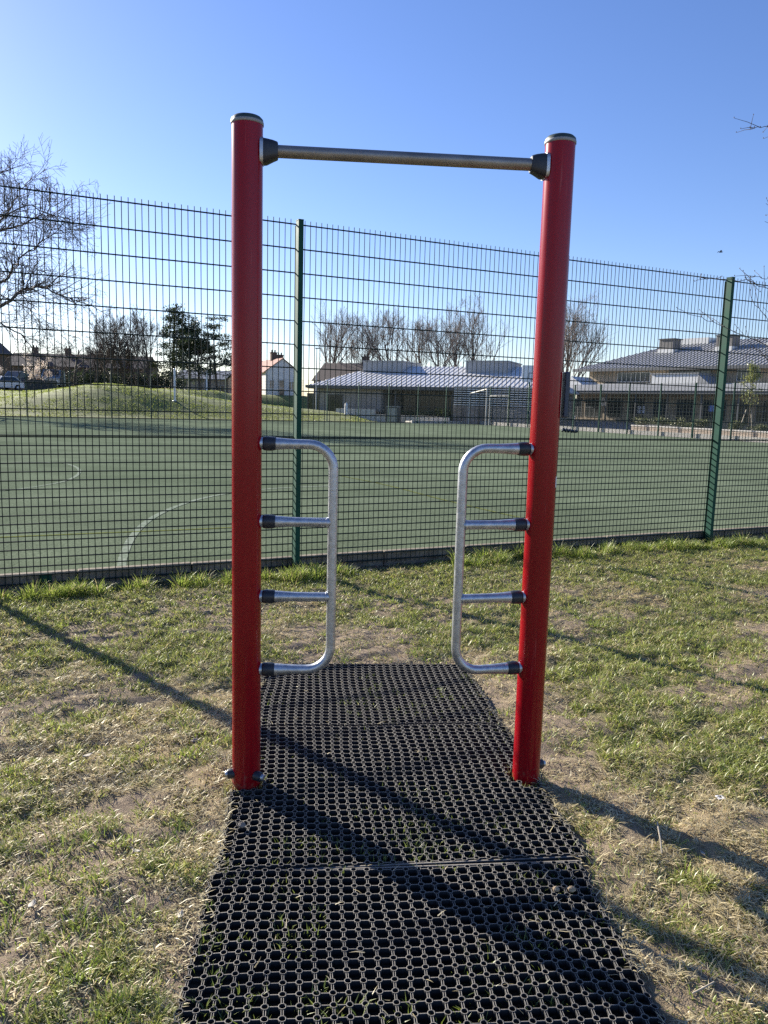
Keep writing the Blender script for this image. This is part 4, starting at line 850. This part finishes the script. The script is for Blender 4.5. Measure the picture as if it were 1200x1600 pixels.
car('silver-grey van parked right of the blossom tree', 84, 82, mat('silver_van_paint', (.20, .25, .28), .28, .3, coat=.8, var=.03), True, 1.85)

# ------------------------------------------------------------------ second school on the right
A2 = Fr((18.1, 76.), (.616, -.788)); Z0 = .5
B2 = thing('school_building', 'two-storey buff brick school with big blue-grey roof and chimneys at right', 'building', (*A2(14, 8, 0)[:2], Z0))
M_bk4 = brick_mat('buff_brick', (.50, .39, .26), (.42, .32, .21), (.45, .41, .35), ang=math.atan2(-.788, .616))
zc0 = A2.z(8, 0, 615); zc1 = A2.z(8, 0, 602.5); s_l = A2.s_of_u(896, 2.5)
WG = MB().fbox(A2, -1.5, 34, 2.5, 12, Z0-.4, zc0-.02).build('wall', M_bk4, B2, B2)
fl = MB(); fl.fbox(A2, -2.4, 36, -.1, 13, zc0, zc1); CN = fl.build('canopy_roof', M_fascia, B2, B2)
MB().fbox(A2, -2.5, 36.1, -.16, -.103, zc0+.25, zc1+.10).build('canopy_edge', mat('grey_metal_edge', (.46, .46, .46), .6, .0, var=.08), CN, B2)
for s in np.arange(0.5, 34, 3.2): MB().fbox(A2, s, s+.12, .2, .32, Z0-.1, zc0-.003).build('canopy_post', M_fascia, CN, B2)
def s2(u, d=2.5): return A2.s_of_u(u, d)
for i, (u0, u1) in enumerate(((890, 909), (914, 937), (949, 972), (984, 1006), (1021, 1040), (1056, 1082), (1098, 1134), (1142, 1172), (1180, 1215), (1222, 1262))):
    w = window(A2, WG, B2, s2(u0), s2(u1), 2.5, Z0+.05 if i in (3, 5, 7) else Z0+.35, zc0-.45, 3 if i != 3 else 2, 2, t=.06, name='door' if i in (3, 7) else 'window')
    if i == 3:   # paper notices stuck inside the glass door
        for (du, dv) in ((-4, 0), (2.4, 0), (-4, 6.), (2.4, 6.)):
            a = s2(1002+du-1.5); b_ = s2(1002+du+3.2); zz = A2.z(a, 2.4, 637+dv); MB().fbox(A2, a, b_, 2.435, 2.445, zz-.16, zz+.16).build('notice', M_white, w, B2)
    if i == 6: MB().fbox(A2, s2(1107), s2(1120), 2.435, 2.445, A2.z(s2(1112), 2.4, 643), A2.z(s2(1112), 2.4, 633)).build('blue_poster', mat('blue_paper', (.18, .30, .70), .6, var=.1), w, B2)
a = s2(939); b_ = s2(944)
sg = MB().fbox(A2, a, b_, 2.46, 2.498, A2.z(a, 2.5, 634), A2.z(a, 2.5, 621)).build('wall_sign', M_white, WG, B2)
MB().fbox(A2, a+.05, b_-.05, 2.452, 2.459, A2.z(a, 2.5, 629), A2.z(a, 2.5, 627)).build('sign_band', M_fascia, sg, B2)
# upper storey
du = 5.0; sU = A2.s_of_u(917, du); zU0 = zc1; zU1 = A2.z(sU+3, du, 578)
WU = MB().fbox(A2, sU, 36, du, 18, zU0, zU1).build('upper_wall', M_bk4, B2, B2)
MB().fbox(A2, sU-.35, 36, du-1.4, du-.02, zU0+.012, zU0+.32).build('parapet', M_whiteclad, CN, B2)
def s3(u): return A2.s_of_u(u, du)
zw0, zw1 = A2.z(s3(980), du, 597), A2.z(s3(980), du, 582)
window(A2, WU, B2, s3(961), s3(1012), du, zw0, zw1, 7, 1, M_whiteclad, name='upper_window')
window(A2, WU, B2, s3(1040), s3(1106), du, zw1-.45, zw1+.1, 8, 1, name='upper_window')
window(A2, WU, B2, s3(1146), s3(1182), du, zw0, zw1+.1, 5, 1, M_whiteclad, name='upper_window')
eU = zU1+.08; sr0 = A2.s_of_u(1072, 13); zr = A2.z(sr0+4, 13, 531)
b = MB(); slope(b, A2, (sU-1.2, du-1., eU), (36.5, du-1., eU), (sr0-1, 13, zr), (33, 13, zr), rib=.45, rh=.06); slope(b, A2, (sU-1.2, 21, eU), (sU-1.2, du-1., eU), (sr0-1, 13, zr), (sr0-1, 13, zr), rib=.45); slope(b, A2, (36.5, 21, eU), (sU-1.2, 21, eU), (33, 13, zr), (sr0-1, 13, zr), rib=0)
RF2 = b.build('roof', M_roofd, B2, B2); MB().fbox(A2, sU-1.3, 36.6, du-1.1, du-1.003, eU-.26, eU+.03).build('gutter', M_fascia, RF2, B2)
def onroof(u0, u1, v0, v1, d, dep, m, name, par):
    a = A2.s_of_u(u0, d); b_ = A2.s_of_u(u1, d); return MB().fbox(A2, a, b_, d, d+dep, A2.z(a, d, v1), A2.z(a, d, v0)).build(name, m, par, B2)
M_vent = mat('weathered_louvre', (.16, .15, .14), .8, var=.3, scale=12)
for (u0, u1, va, vb, vc) in ((1022, 1043, 531, 546, 560), (1109, 1134, 525, 542, 556)):
    o = onroof(u0-2, u1+1, vb, vc+4, 9.0, 1.7, M_whiteclad, 'chimney_base', RF2); onroof(u0, u1, va, vb, 9.1, 1.4, M_vent, 'chimney', o); onroof(u0-1.5, u1+1.5, va-1.5, va-.1, 9.0, 1.6, M_fascia, 'chimney_cap', o)
onroof(1044, 1098, 530, 546, 12.0, 2., M_whiteclad, 'roof_light', RF2); onroof(951, 967, 563, 573, 8., 1.5, M_whiteclad, 'roof_vent', RF2); onroof(1180, 1230, 536, 560, 10.5, 2., M_whiteclad, 'roof_light', RF2)
a, b_ = A2.s_of_u(1027, 3), A2.s_of_u(1099, 3); z_ = A2.z(a, 3, 586)
LN = MB().fbox(A2, a, b_, 1.6, 4.6, zc1+.012, z_).build('lantern_wall', M_whiteclad, CN, B2)
e = A2.s_of_u(1122, 3); MB().add([A2(b_+.01, 1.55, zc1+.015), A2(e, 1.55, zc1+.015), A2(b_+.01, 1.55, z_-.05), A2(b_+.01, 4.5, zc1+.015), A2(e, 4.5, zc1+.015), A2(b_+.01, 4.5, z_-.05)], [(0, 1, 2), (3, 5, 4), (1, 4, 5, 2), (0, 2, 5, 3)]).build('lantern_roof', M_roofd, CN, B2)
MB().fbox(A2, a-.1, b_+.1, 1.5, 4.6, z_+.002, z_+.08).build('lantern_cap', M_roofd, LN, B2)
e0 = A2.s_of_u(893, 3); MB().add([A2(e0, 1.5, zc1+.015), A2(e0+2.6, 1.5, zc1+.015), A2(e0+.9, 1.5, zc1+1.0), A2(e0, 4.5, zc1+.015), A2(e0+2.6, 4.5, zc1+.015), A2(e0+.9, 4.5, zc1+1.0)], [(0, 1, 2), (3, 5, 4), (1, 4, 5, 2), (0, 2, 5, 3)]).build('roof_hatch', M_whiteclad, CN, B2)
# brick planter along the right fence
M_bk5 = brick_mat('pale_buff_brick', (.56, .44, .33), (.46, .35, .26), (.50, .46, .40), ang=math.atan2(FN[1], FN[0]))
def t_of_u(u, s):
    lo, hi = -60., 60.
    for _ in range(60):
        m_ = (lo+hi)/2; p = CORNER+FD*s+FN*m_; c = p[0]*RT+p[1]*FW-1.2*UP
        if 600-F*c[0]/c[2] > u: lo = m_
        else: hi = m_
    return (lo+hi)/2
tw = t_of_u(988, 1.3); PW = thing('planter_wall', 'long pale buff brick planter wall behind the right-hand fence', 'wall', (*cf(1.4, -24, 0)[:2], 0))
MB().fbox(cf, 1.2, 1.45, -50, tw, -.05, .58).build('brickwork', M_bk5, PW, PW); MB().fbox(cf, 1.17, 1.48, -50, tw+.03, .582, .65).build('coping', M_path, PW, PW); MB().fbox(cf, 1.45, 5.5, tw-.25, tw, -.05, .56).build('return_wall', M_bk5, PW, PW)
MB().fbox(cf, 1.5, 5.5, -50, tw-.3, -.05, .50).build('soil', MATS['dark_soil'], PW, PW)
k = 0
for u, s, r, lb in ((1004, 2.4, (.8, .6, .34), 'low green shrub at the far end of the brick planter'), (1035, 2.4, (.8, .6, .36), 'low green shrub second from the far end of the brick planter'), (1062, 2.2, (.7, .6, .34), 'low green shrub in the brick planter left of the near fence post'), (1092, 2.2, (.7, .6, .34), 'low green shrub in the brick planter touching the left of the near fence post'), (1150, 2.2, (.6, .6, .3), 'low green shrub in the brick planter right of the near fence post'), (1185, 2.2, (.6, .5, .28), 'low green shrub in the brick planter beside the right edge')):
    t = t_of_u(u, s); p = cf(s, t, .5); shrub('planter_shrub', lb, 'shrub', p, r, 900+k, .05, (.04, .07, .02), (.20, .20, .09), 'low shrubs along the brick planter'); k += 7
t = t_of_u(1168, 2.6); p = np.array(cf(2.6, t, .5)); yt = thing('young_tree', 'slender young tree with yellow-green leaves tied to stakes', 'tree', p); b = MB(); P = []; R = random.Random(3); ht = D(1168, 572, p[1])[2]-p[2]
for k in range(26):
    f = R.uniform(.38, .98); az = R.uniform(0, 6.28); l = (1.15-f)*1.0; e = p+[math.cos(az)*l, math.sin(az)*l, ht*f+l*.8]; b.tube([p+[0, 0, ht*f], e], [.014, .006], 4, caps=False)
    for w in range(8): P.append((p+[0, 0, ht*f])+(e-p-[0, 0, ht*f])*R.random()+RNG.normal(0, .09, (7, 3)))
MB().tube([p, p+[0, 0, ht]], [.035, .010], 8).build('trunk', M_bark, yt, yt); b.build('branches', M_bark, yt, yt); P = np.concatenate(P); leafmesh('crown', P, np.full(len(P), .05), lerp((.16, .20, .05), (.34, .34, .13), RNG.random(len(P))), yt, yt)
M_stake = mat('pale_timber_stake', (.42, .36, .27), .85, var=.2)
for k, (ox, oy, lb) in enumerate(((-.55, 0, 'left leaning timber stake beside the young tree'), (.30, .1, 'upright right timber stake beside the young tree'))):
    tag(MB().tube([p+[ox, oy, -.1], p+[ox*.35, oy, 1.25]], .03, 6).build('tree_stake', M_stake, loc=tuple(p+[ox, oy, 0])), lb, 'stake', 'stakes holding the young tree')
# planting, low walls, cabinet and bollard before the low school
LWt = thing('low_wall', 'low pale block wall before the left windows of the low school', 'wall', (*A1(4, -2.2, 0)[:2], 0)); b = MB()
sa, sb = A1.s_of_u(525, -2.2), A1.s_of_u(585, -2.2); MB().fbox(A1, sa, sb, -2.2, -1.9, -.1, A1.z(sa, -2.2, 638)).build('blockwork', M_path, LWt, LWt)
LW2 = thing('low_wall', 'long low white kerb wall before the shaded porch of the low school', 'wall', (*A1(10, -2.4, 0)[:2], 0))
sc_ = A1.s_of_u(702, -2.2); MB().fbox(A1, sb+.03, sc_, -2.2, -1.9, -.1, A1.z(sb+2, -2.2, 648.5)).build('blockwork', M_path, LW2, LW2)
for k, (u, lb, c1, c2, r) in enumerate(((552, 'straw coloured ornamental grass behind the low pale block wall', (.22, .18, .10), (.42, .36, .22), (1.5, .5, .42)), (592, 'brown ornamental grass left of the grey cabinet', (.14, .12, .08), (.34, .29, .20), (1.3, .5, .55)), (634, 'dark green shrub right of the grey cabinet', (.025, .045, .015), (.10, .13, .05), (1.1, .6, .55)), (662, 'pale flecked shrub under the shaded porch', (.06, .09, .03), (.28, .27, .14), (1.1, .6, .6)), (694, 'yellow green shrub at the right end of the porch', (.05, .08, .02), (.26, .25, .08), (.9, .6, .65)))):
    s = A1.s_of_u(u, -1.0); shrub('garden_shrub', lb, 'shrub', A1(s, -1.0, .05), r, 1100+k*7, .07, c1, c2, 'shrubs before the low school')
p = np.array(A1(A1.s_of_u(613, -3.), -3., .02)); hz = D(613, 635, p[1])[2]; ub = thing('utility_cabinet', 'grey upright utility cabinet before the low school', 'cabinet', p); fr = Fr(p[:2], A1.a)
M_cab = mat('grey_cabinet', (.32, .33, .33), .5, var=.08)
MB().fbox(fr, -.52, .52, 0, .5, .0, hz-.06).build('cabinet_body', M_fascia, ub, ub); MB().fbox(fr, -.40, .40, -.03, -.002, .12, hz-.15).build('cabinet_door', M_cab, ub, ub); MB().fbox(fr, -.56, .56, -.05, .55, hz-.058, hz).build('cabinet_lid', M_cab, ub, ub)
p = np.array(A1(A1.s_of_u(541, -3.3), -3.3, .05)); hz = D(541, 630, p[1])[2]
tag(MB().lathe(p, (0, 0, 1), [(0, .13), (hz*.8, .13), (hz*.95, .10), (hz, .03)], 14).build('bollard', M_white, loc=tuple(p)), 'short white rounded bollard before the low school windows', 'bollard')
# silver ball-stop post at the far side, and lamp columns
for k, (u, vt, Y, lb) in enumerate(((273, 577, 58.0, 'white upright pole at the foot of the grass bank'), (323, 579, 88., 'slim pale pole farther back near the bungalow'))):
    p = np.array(base_at(u, Y)); t_ = D(u, vt, Y)[2]; r = .075 if k == 0 else .09
    T = thing('steel_pole', lb, 'pole', p); MB().tube([p-[0, 0, .1], [p[0], p[1], t_]], r, 12).build('shaft', M_white, T, T); MB().lathe((p[0], p[1], t_), (0, 0, 1), [(0, r*1.05), (.05, r*1.05), (.07, r*.5)], 12).build('pole_cap', M_galv, T, T); MB().lathe(p, (0, 0, 1), [(0, r*2.2), (.03, r*2.2), (.04, r)], 12).build('foot_plate', M_galv, T, T)
p = np.array(base_at(494, 66)); T = thing('lamp_post', 'thin grey lamp column before the low school, right of the fence post', 'lamp', p); MB().tube([p, p+[0, 0, 2], p+[0, 0, D(494, 545, 66)[2]-p[2]]], [.06, .05, .03], 8).build('column', M_mon, T, T); q = p+[0, 0, D(494, 545, 66)[2]-p[2]]
MB().box(q[0]-.12, q[0]+.35, q[1]-.1, q[1]+.1, q[2], q[2]+.08).build('lantern', M_mon, T, T)

# ------------------------------------------------------------------ bird
q = D(1126, 394, 90.); b = MB(); b.tube([q+[-.22, 0, -.03], q+[-.1, 0, .0], q+[.05, 0, .01], q+[.2, 0, .03], q+[.27, 0, .02]], [.015, .05, .065, .04, .01], 10)
b.add([q+[.08, 0, .03], q+[-.08, 0, .03], q+[-.16, -.28, .15], q+[.02, -.34, .16], q+[-.22, -.5, .0]], [(0, 1, 2, 3), (3, 2, 4)]); b.add([q+[.08, 0, .03], q+[-.08, 0, .03], q+[-.16, .28, .15], q+[.02, .34, .16], q+[-.22, .5, .0]], [(3, 2, 1, 0), (4, 2, 3)])
tag(b.build('bird', M_blackpl, loc=tuple(q)), 'small dark bird flying above the right fence post', 'bird')

# ------------------------------------------------------------------ stones, twigs and litter
def stone(label, u, v, r, col, z=0., seed=0, name='stone'):
    R = random.Random(seed); p = G(u, v, z); gz = float(ground_z(np.array([p[0]]), np.array([p[1]]))[0]) if z == 0 else z
    b = MB(); vs = []; n1_, n2_ = 7, 10
    for i in range(n1_+1):
        th = math.pi*i/n1_
        for j in range(n2_): ph = 2*math.pi*j/n2_; k = 1+R.uniform(-.16, .16); vs.append((p[0]+r[0]*k*math.sin(th)*math.cos(ph), p[1]+r[1]*k*math.sin(th)*math.sin(ph), gz+r[2]*.55+r[2]*k*math.cos(th)))
    b.add(vs, [(i*n2_+j, i*n2_+(j+1) % n2_, (i+1)*n2_+(j+1) % n2_, (i+1)*n2_+j) for i in range(n1_) for j in range(n2_)])
    tag(b.build(name, col, loc=(p[0], p[1], gz)), label, name.split('_')[-1])
M_st = mat('grey_stone', (.22, .19, .16), .9, var=.25, scale=40, bump=.4); M_st2 = mat('tan_stone', (.36, .27, .17), .9, var=.2, scale=40)
M_dl = mat('pale_dead_leaf', (.50, .46, .38), .8, var=.15, scale=60)
stone('brown pebble lying on the mat below the left red post', 378, 1291, (.014, .011, .010), M_st, .02, 1)
stone('tan pebble on the right half of the near mat', 869, 1391, (.011, .009, .008), M_st2, .02, 2)
stone('darker tan pebble beside the other pebble on the near mat', 893, 1391, (.013, .010, .008), M_st2, .02, 3)
for k, (u, v, r, lb) in enumerate(((224, 999, .022, 'flat grey stone in the grass left of the left red post'), (305, 1158, .020, 'grey stone low in the grass near the left mat edge'), (577, 893, .030, 'round grey stone in the grass under the fence between the ladders'), (558, 899, .022, 'small stone beside the round stone under the fence'), (666, 897, .022, 'small dark stone in the grass near the right ladder'), (275, 1178, .018, 'small brown stone on worn soil left of the mat'), (1012, 1052, .018, 'pale stone in the grass right of the right ladder'))):
    stone(lb, u, v, (r, r*.8, r*.5), M_st, 0, 10+k)
def leaf(label, u, v, s, seed):
    R = random.Random(seed); p = G(u, v, .012); gz = float(ground_z(np.array([p[0]]), np.array([p[1]]))[0])+.012; a = R.uniform(0, 6.28); b = MB(); pts = []
    for t, w in ((-1, .05), (-.5, .45), (0, .6), (.5, .42), (1, .04)):
        for sd in (-1, 0, 1): x, y = t*s, sd*w*s*.8; pts.append((p[0]+x*math.cos(a)-y*math.sin(a), p[1]+x*math.sin(a)+y*math.cos(a), gz+abs(sd)*s*.3+t*t*s*.25))
    b.add(pts, [(3*i+j, 3*i+j+1, 3*i+j+4, 3*i+j+3) for i in range(4) for j in range(2)], True); o = b.build('dead_leaf', M_dl, loc=(p[0], p[1], gz)); so = o.modifiers.new('thick', 'SOLIDIFY'); so.thickness = .0008
    tag(o, label, 'leaf')
leaf('pale curled dead leaf in the grass at left', 137, 1180, .022, 1); leaf('pale dead leaf on the worn grass left of the near mat', 213, 1334, .016, 2); leaf('pale dead leaf in the lower left grass', 50, 1416, .020, 3); leaf('pale dead leaf beside the near mat edge', 282, 1430, .018, 4); leaf('pale scrap of leaf in the grass near the right edge', 1190, 1155, .022, 5)
leaf('pale leaf fragment low in the shadow right of the mat', 1098, 1335, .012, 6)
def stick(label, px, r, z=.012):
    P = []
    for i, (u, v, h) in enumerate(px): g = G(u, v, z+h); P.append(g)
    tag(MB().tube(P, [r*.8]+[r]*(len(P)-2)+[r*.6], 6).build('twig', M_stake, loc=tuple(P[0])), label, 'twig')
stick('pale twig standing up across the right post shadow', [(1034, 1333, .0), (1032, 1312, .02), (1029, 1296, .04), (1027, 1284, .045)], .0032)
stick('thin forked-looking straw twig in the lower right grass', [(1082, 1552, .01), (1100, 1543, .02), (1116, 1534, .03)], .0026)
stick('short straw stalk on bare soil left of the near mat', [(203, 1450, .006), (222, 1460, .01)], .002)
g = G(1126, 1247, .012); fr = Fr(g[:2], (.98, .15)); b = MB(); b.fbox(fr, -.014, .014, -.012, -.006, .012, .016); b.fbox(fr, -.014, .014, .010, .016, .012, .016); b.fbox(fr, -.014, -.008, -.0055, .0095, .012, .016); b.fbox(fr, .008, .014, -.0055, .0095, .012, .016)
tag(b.build('litter_scrap', M_white, loc=(g[0], g[1], .012)), 'tiny white square plastic scrap on the right grass', 'litter')
g = G(890, 676, PZ); b = MB(); fr = Fr(g[:2], (.9, .3)); 
for k in range(5): b.tube([fr(-.5+.2*k, 0, PZ+.06), fr(-.38+.2*k, .1, PZ+.2-.03*k), fr(-.2+.2*k, .05, PZ+.07)], [.07, .1, .05], 7)
tag(b.build('discarded_coat', M_blackpl, loc=(g[0], g[1], PZ)), 'dark crumpled clothing left on the far right edge of the pitch', 'clothing')

# ------------------------------------------------------------------ sun, sky, camera
AZ, EL = math.radians(-47.6), math.radians(23.5)     # sun bearing left of the view, and height
sd = Vector((math.sin(AZ)*math.cos(EL), math.cos(AZ)*math.cos(EL), math.sin(EL)))
sl = bpy.data.lights.new('sun', 'SUN'); sl.energy = 5.0; sl.angle = math.radians(.53); sl.color = (1., .93, .82)
so = bpy.data.objects.new('sun', sl); COL.objects.link(so); so.rotation_euler = sd.to_track_quat('Z', 'Y').to_euler(); so.location = (-20, 20, 20)
w = bpy.data.worlds.new('World'); SC.world = w; w.use_nodes = True; N = w.node_tree.nodes; L = w.node_tree.links
sky = N.new('ShaderNodeTexSky'); sky.sky_type = 'NISHITA'; sky.sun_disc = False; sky.sun_elevation = EL; sky.sun_rotation = AZ
sky.air_density = 1.0; sky.dust_density = .25; sky.ozone_density = 3.6; sky.altitude = 50
bg = N['Background']; bg.inputs['Strength'].default_value = .070
hs = N.new('ShaderNodeHueSaturation'); hs.inputs['Saturation'].default_value = 1.12; hs.inputs['Hue'].default_value = .508; L.new(sky.outputs[0], hs.inputs['Color'])
wb = N.new('ShaderNodeMix'); wb.data_type = 'RGBA'; wb.blend_type = 'MULTIPLY'; wb.inputs[0].default_value = 1; wb.inputs[7].default_value = (1.05, .96, 1.03, 1)   # camera white balance
L.new(hs.outputs[0], wb.inputs[6]); L.new(wb.outputs[2], bg.inputs['Color'])
cd = bpy.data.cameras.new('camera'); co = bpy.data.objects.new('camera', cd); COL.objects.link(co)
cd.sensor_fit = 'VERTICAL'; cd.sensor_height = 36; cd.sensor_width = 27; cd.lens = F/1600*36; cd.clip_start = .05; cd.clip_end = 6000
from mathutils import Matrix
Rm = np.stack([RT, FW, UP])     # rows: world axes in camera coordinates -> camera-to-world
co.matrix_world = Matrix([[*Rm[0], 0], [*Rm[1], 0], [*Rm[2], EYE], [0, 0, 0, 1]])
SC.camera = co
vs_ = SC.view_settings; vs_.view_transform = 'Standard'; vs_.look = 'None'; vs_.exposure = 1.42; vs_.gamma = 1; vs_.use_curve_mapping = False
SC.cycles.max_bounces = 6; SC.cycles.transparent_max_bounces = 8; SC.cycles.use_denoising = False
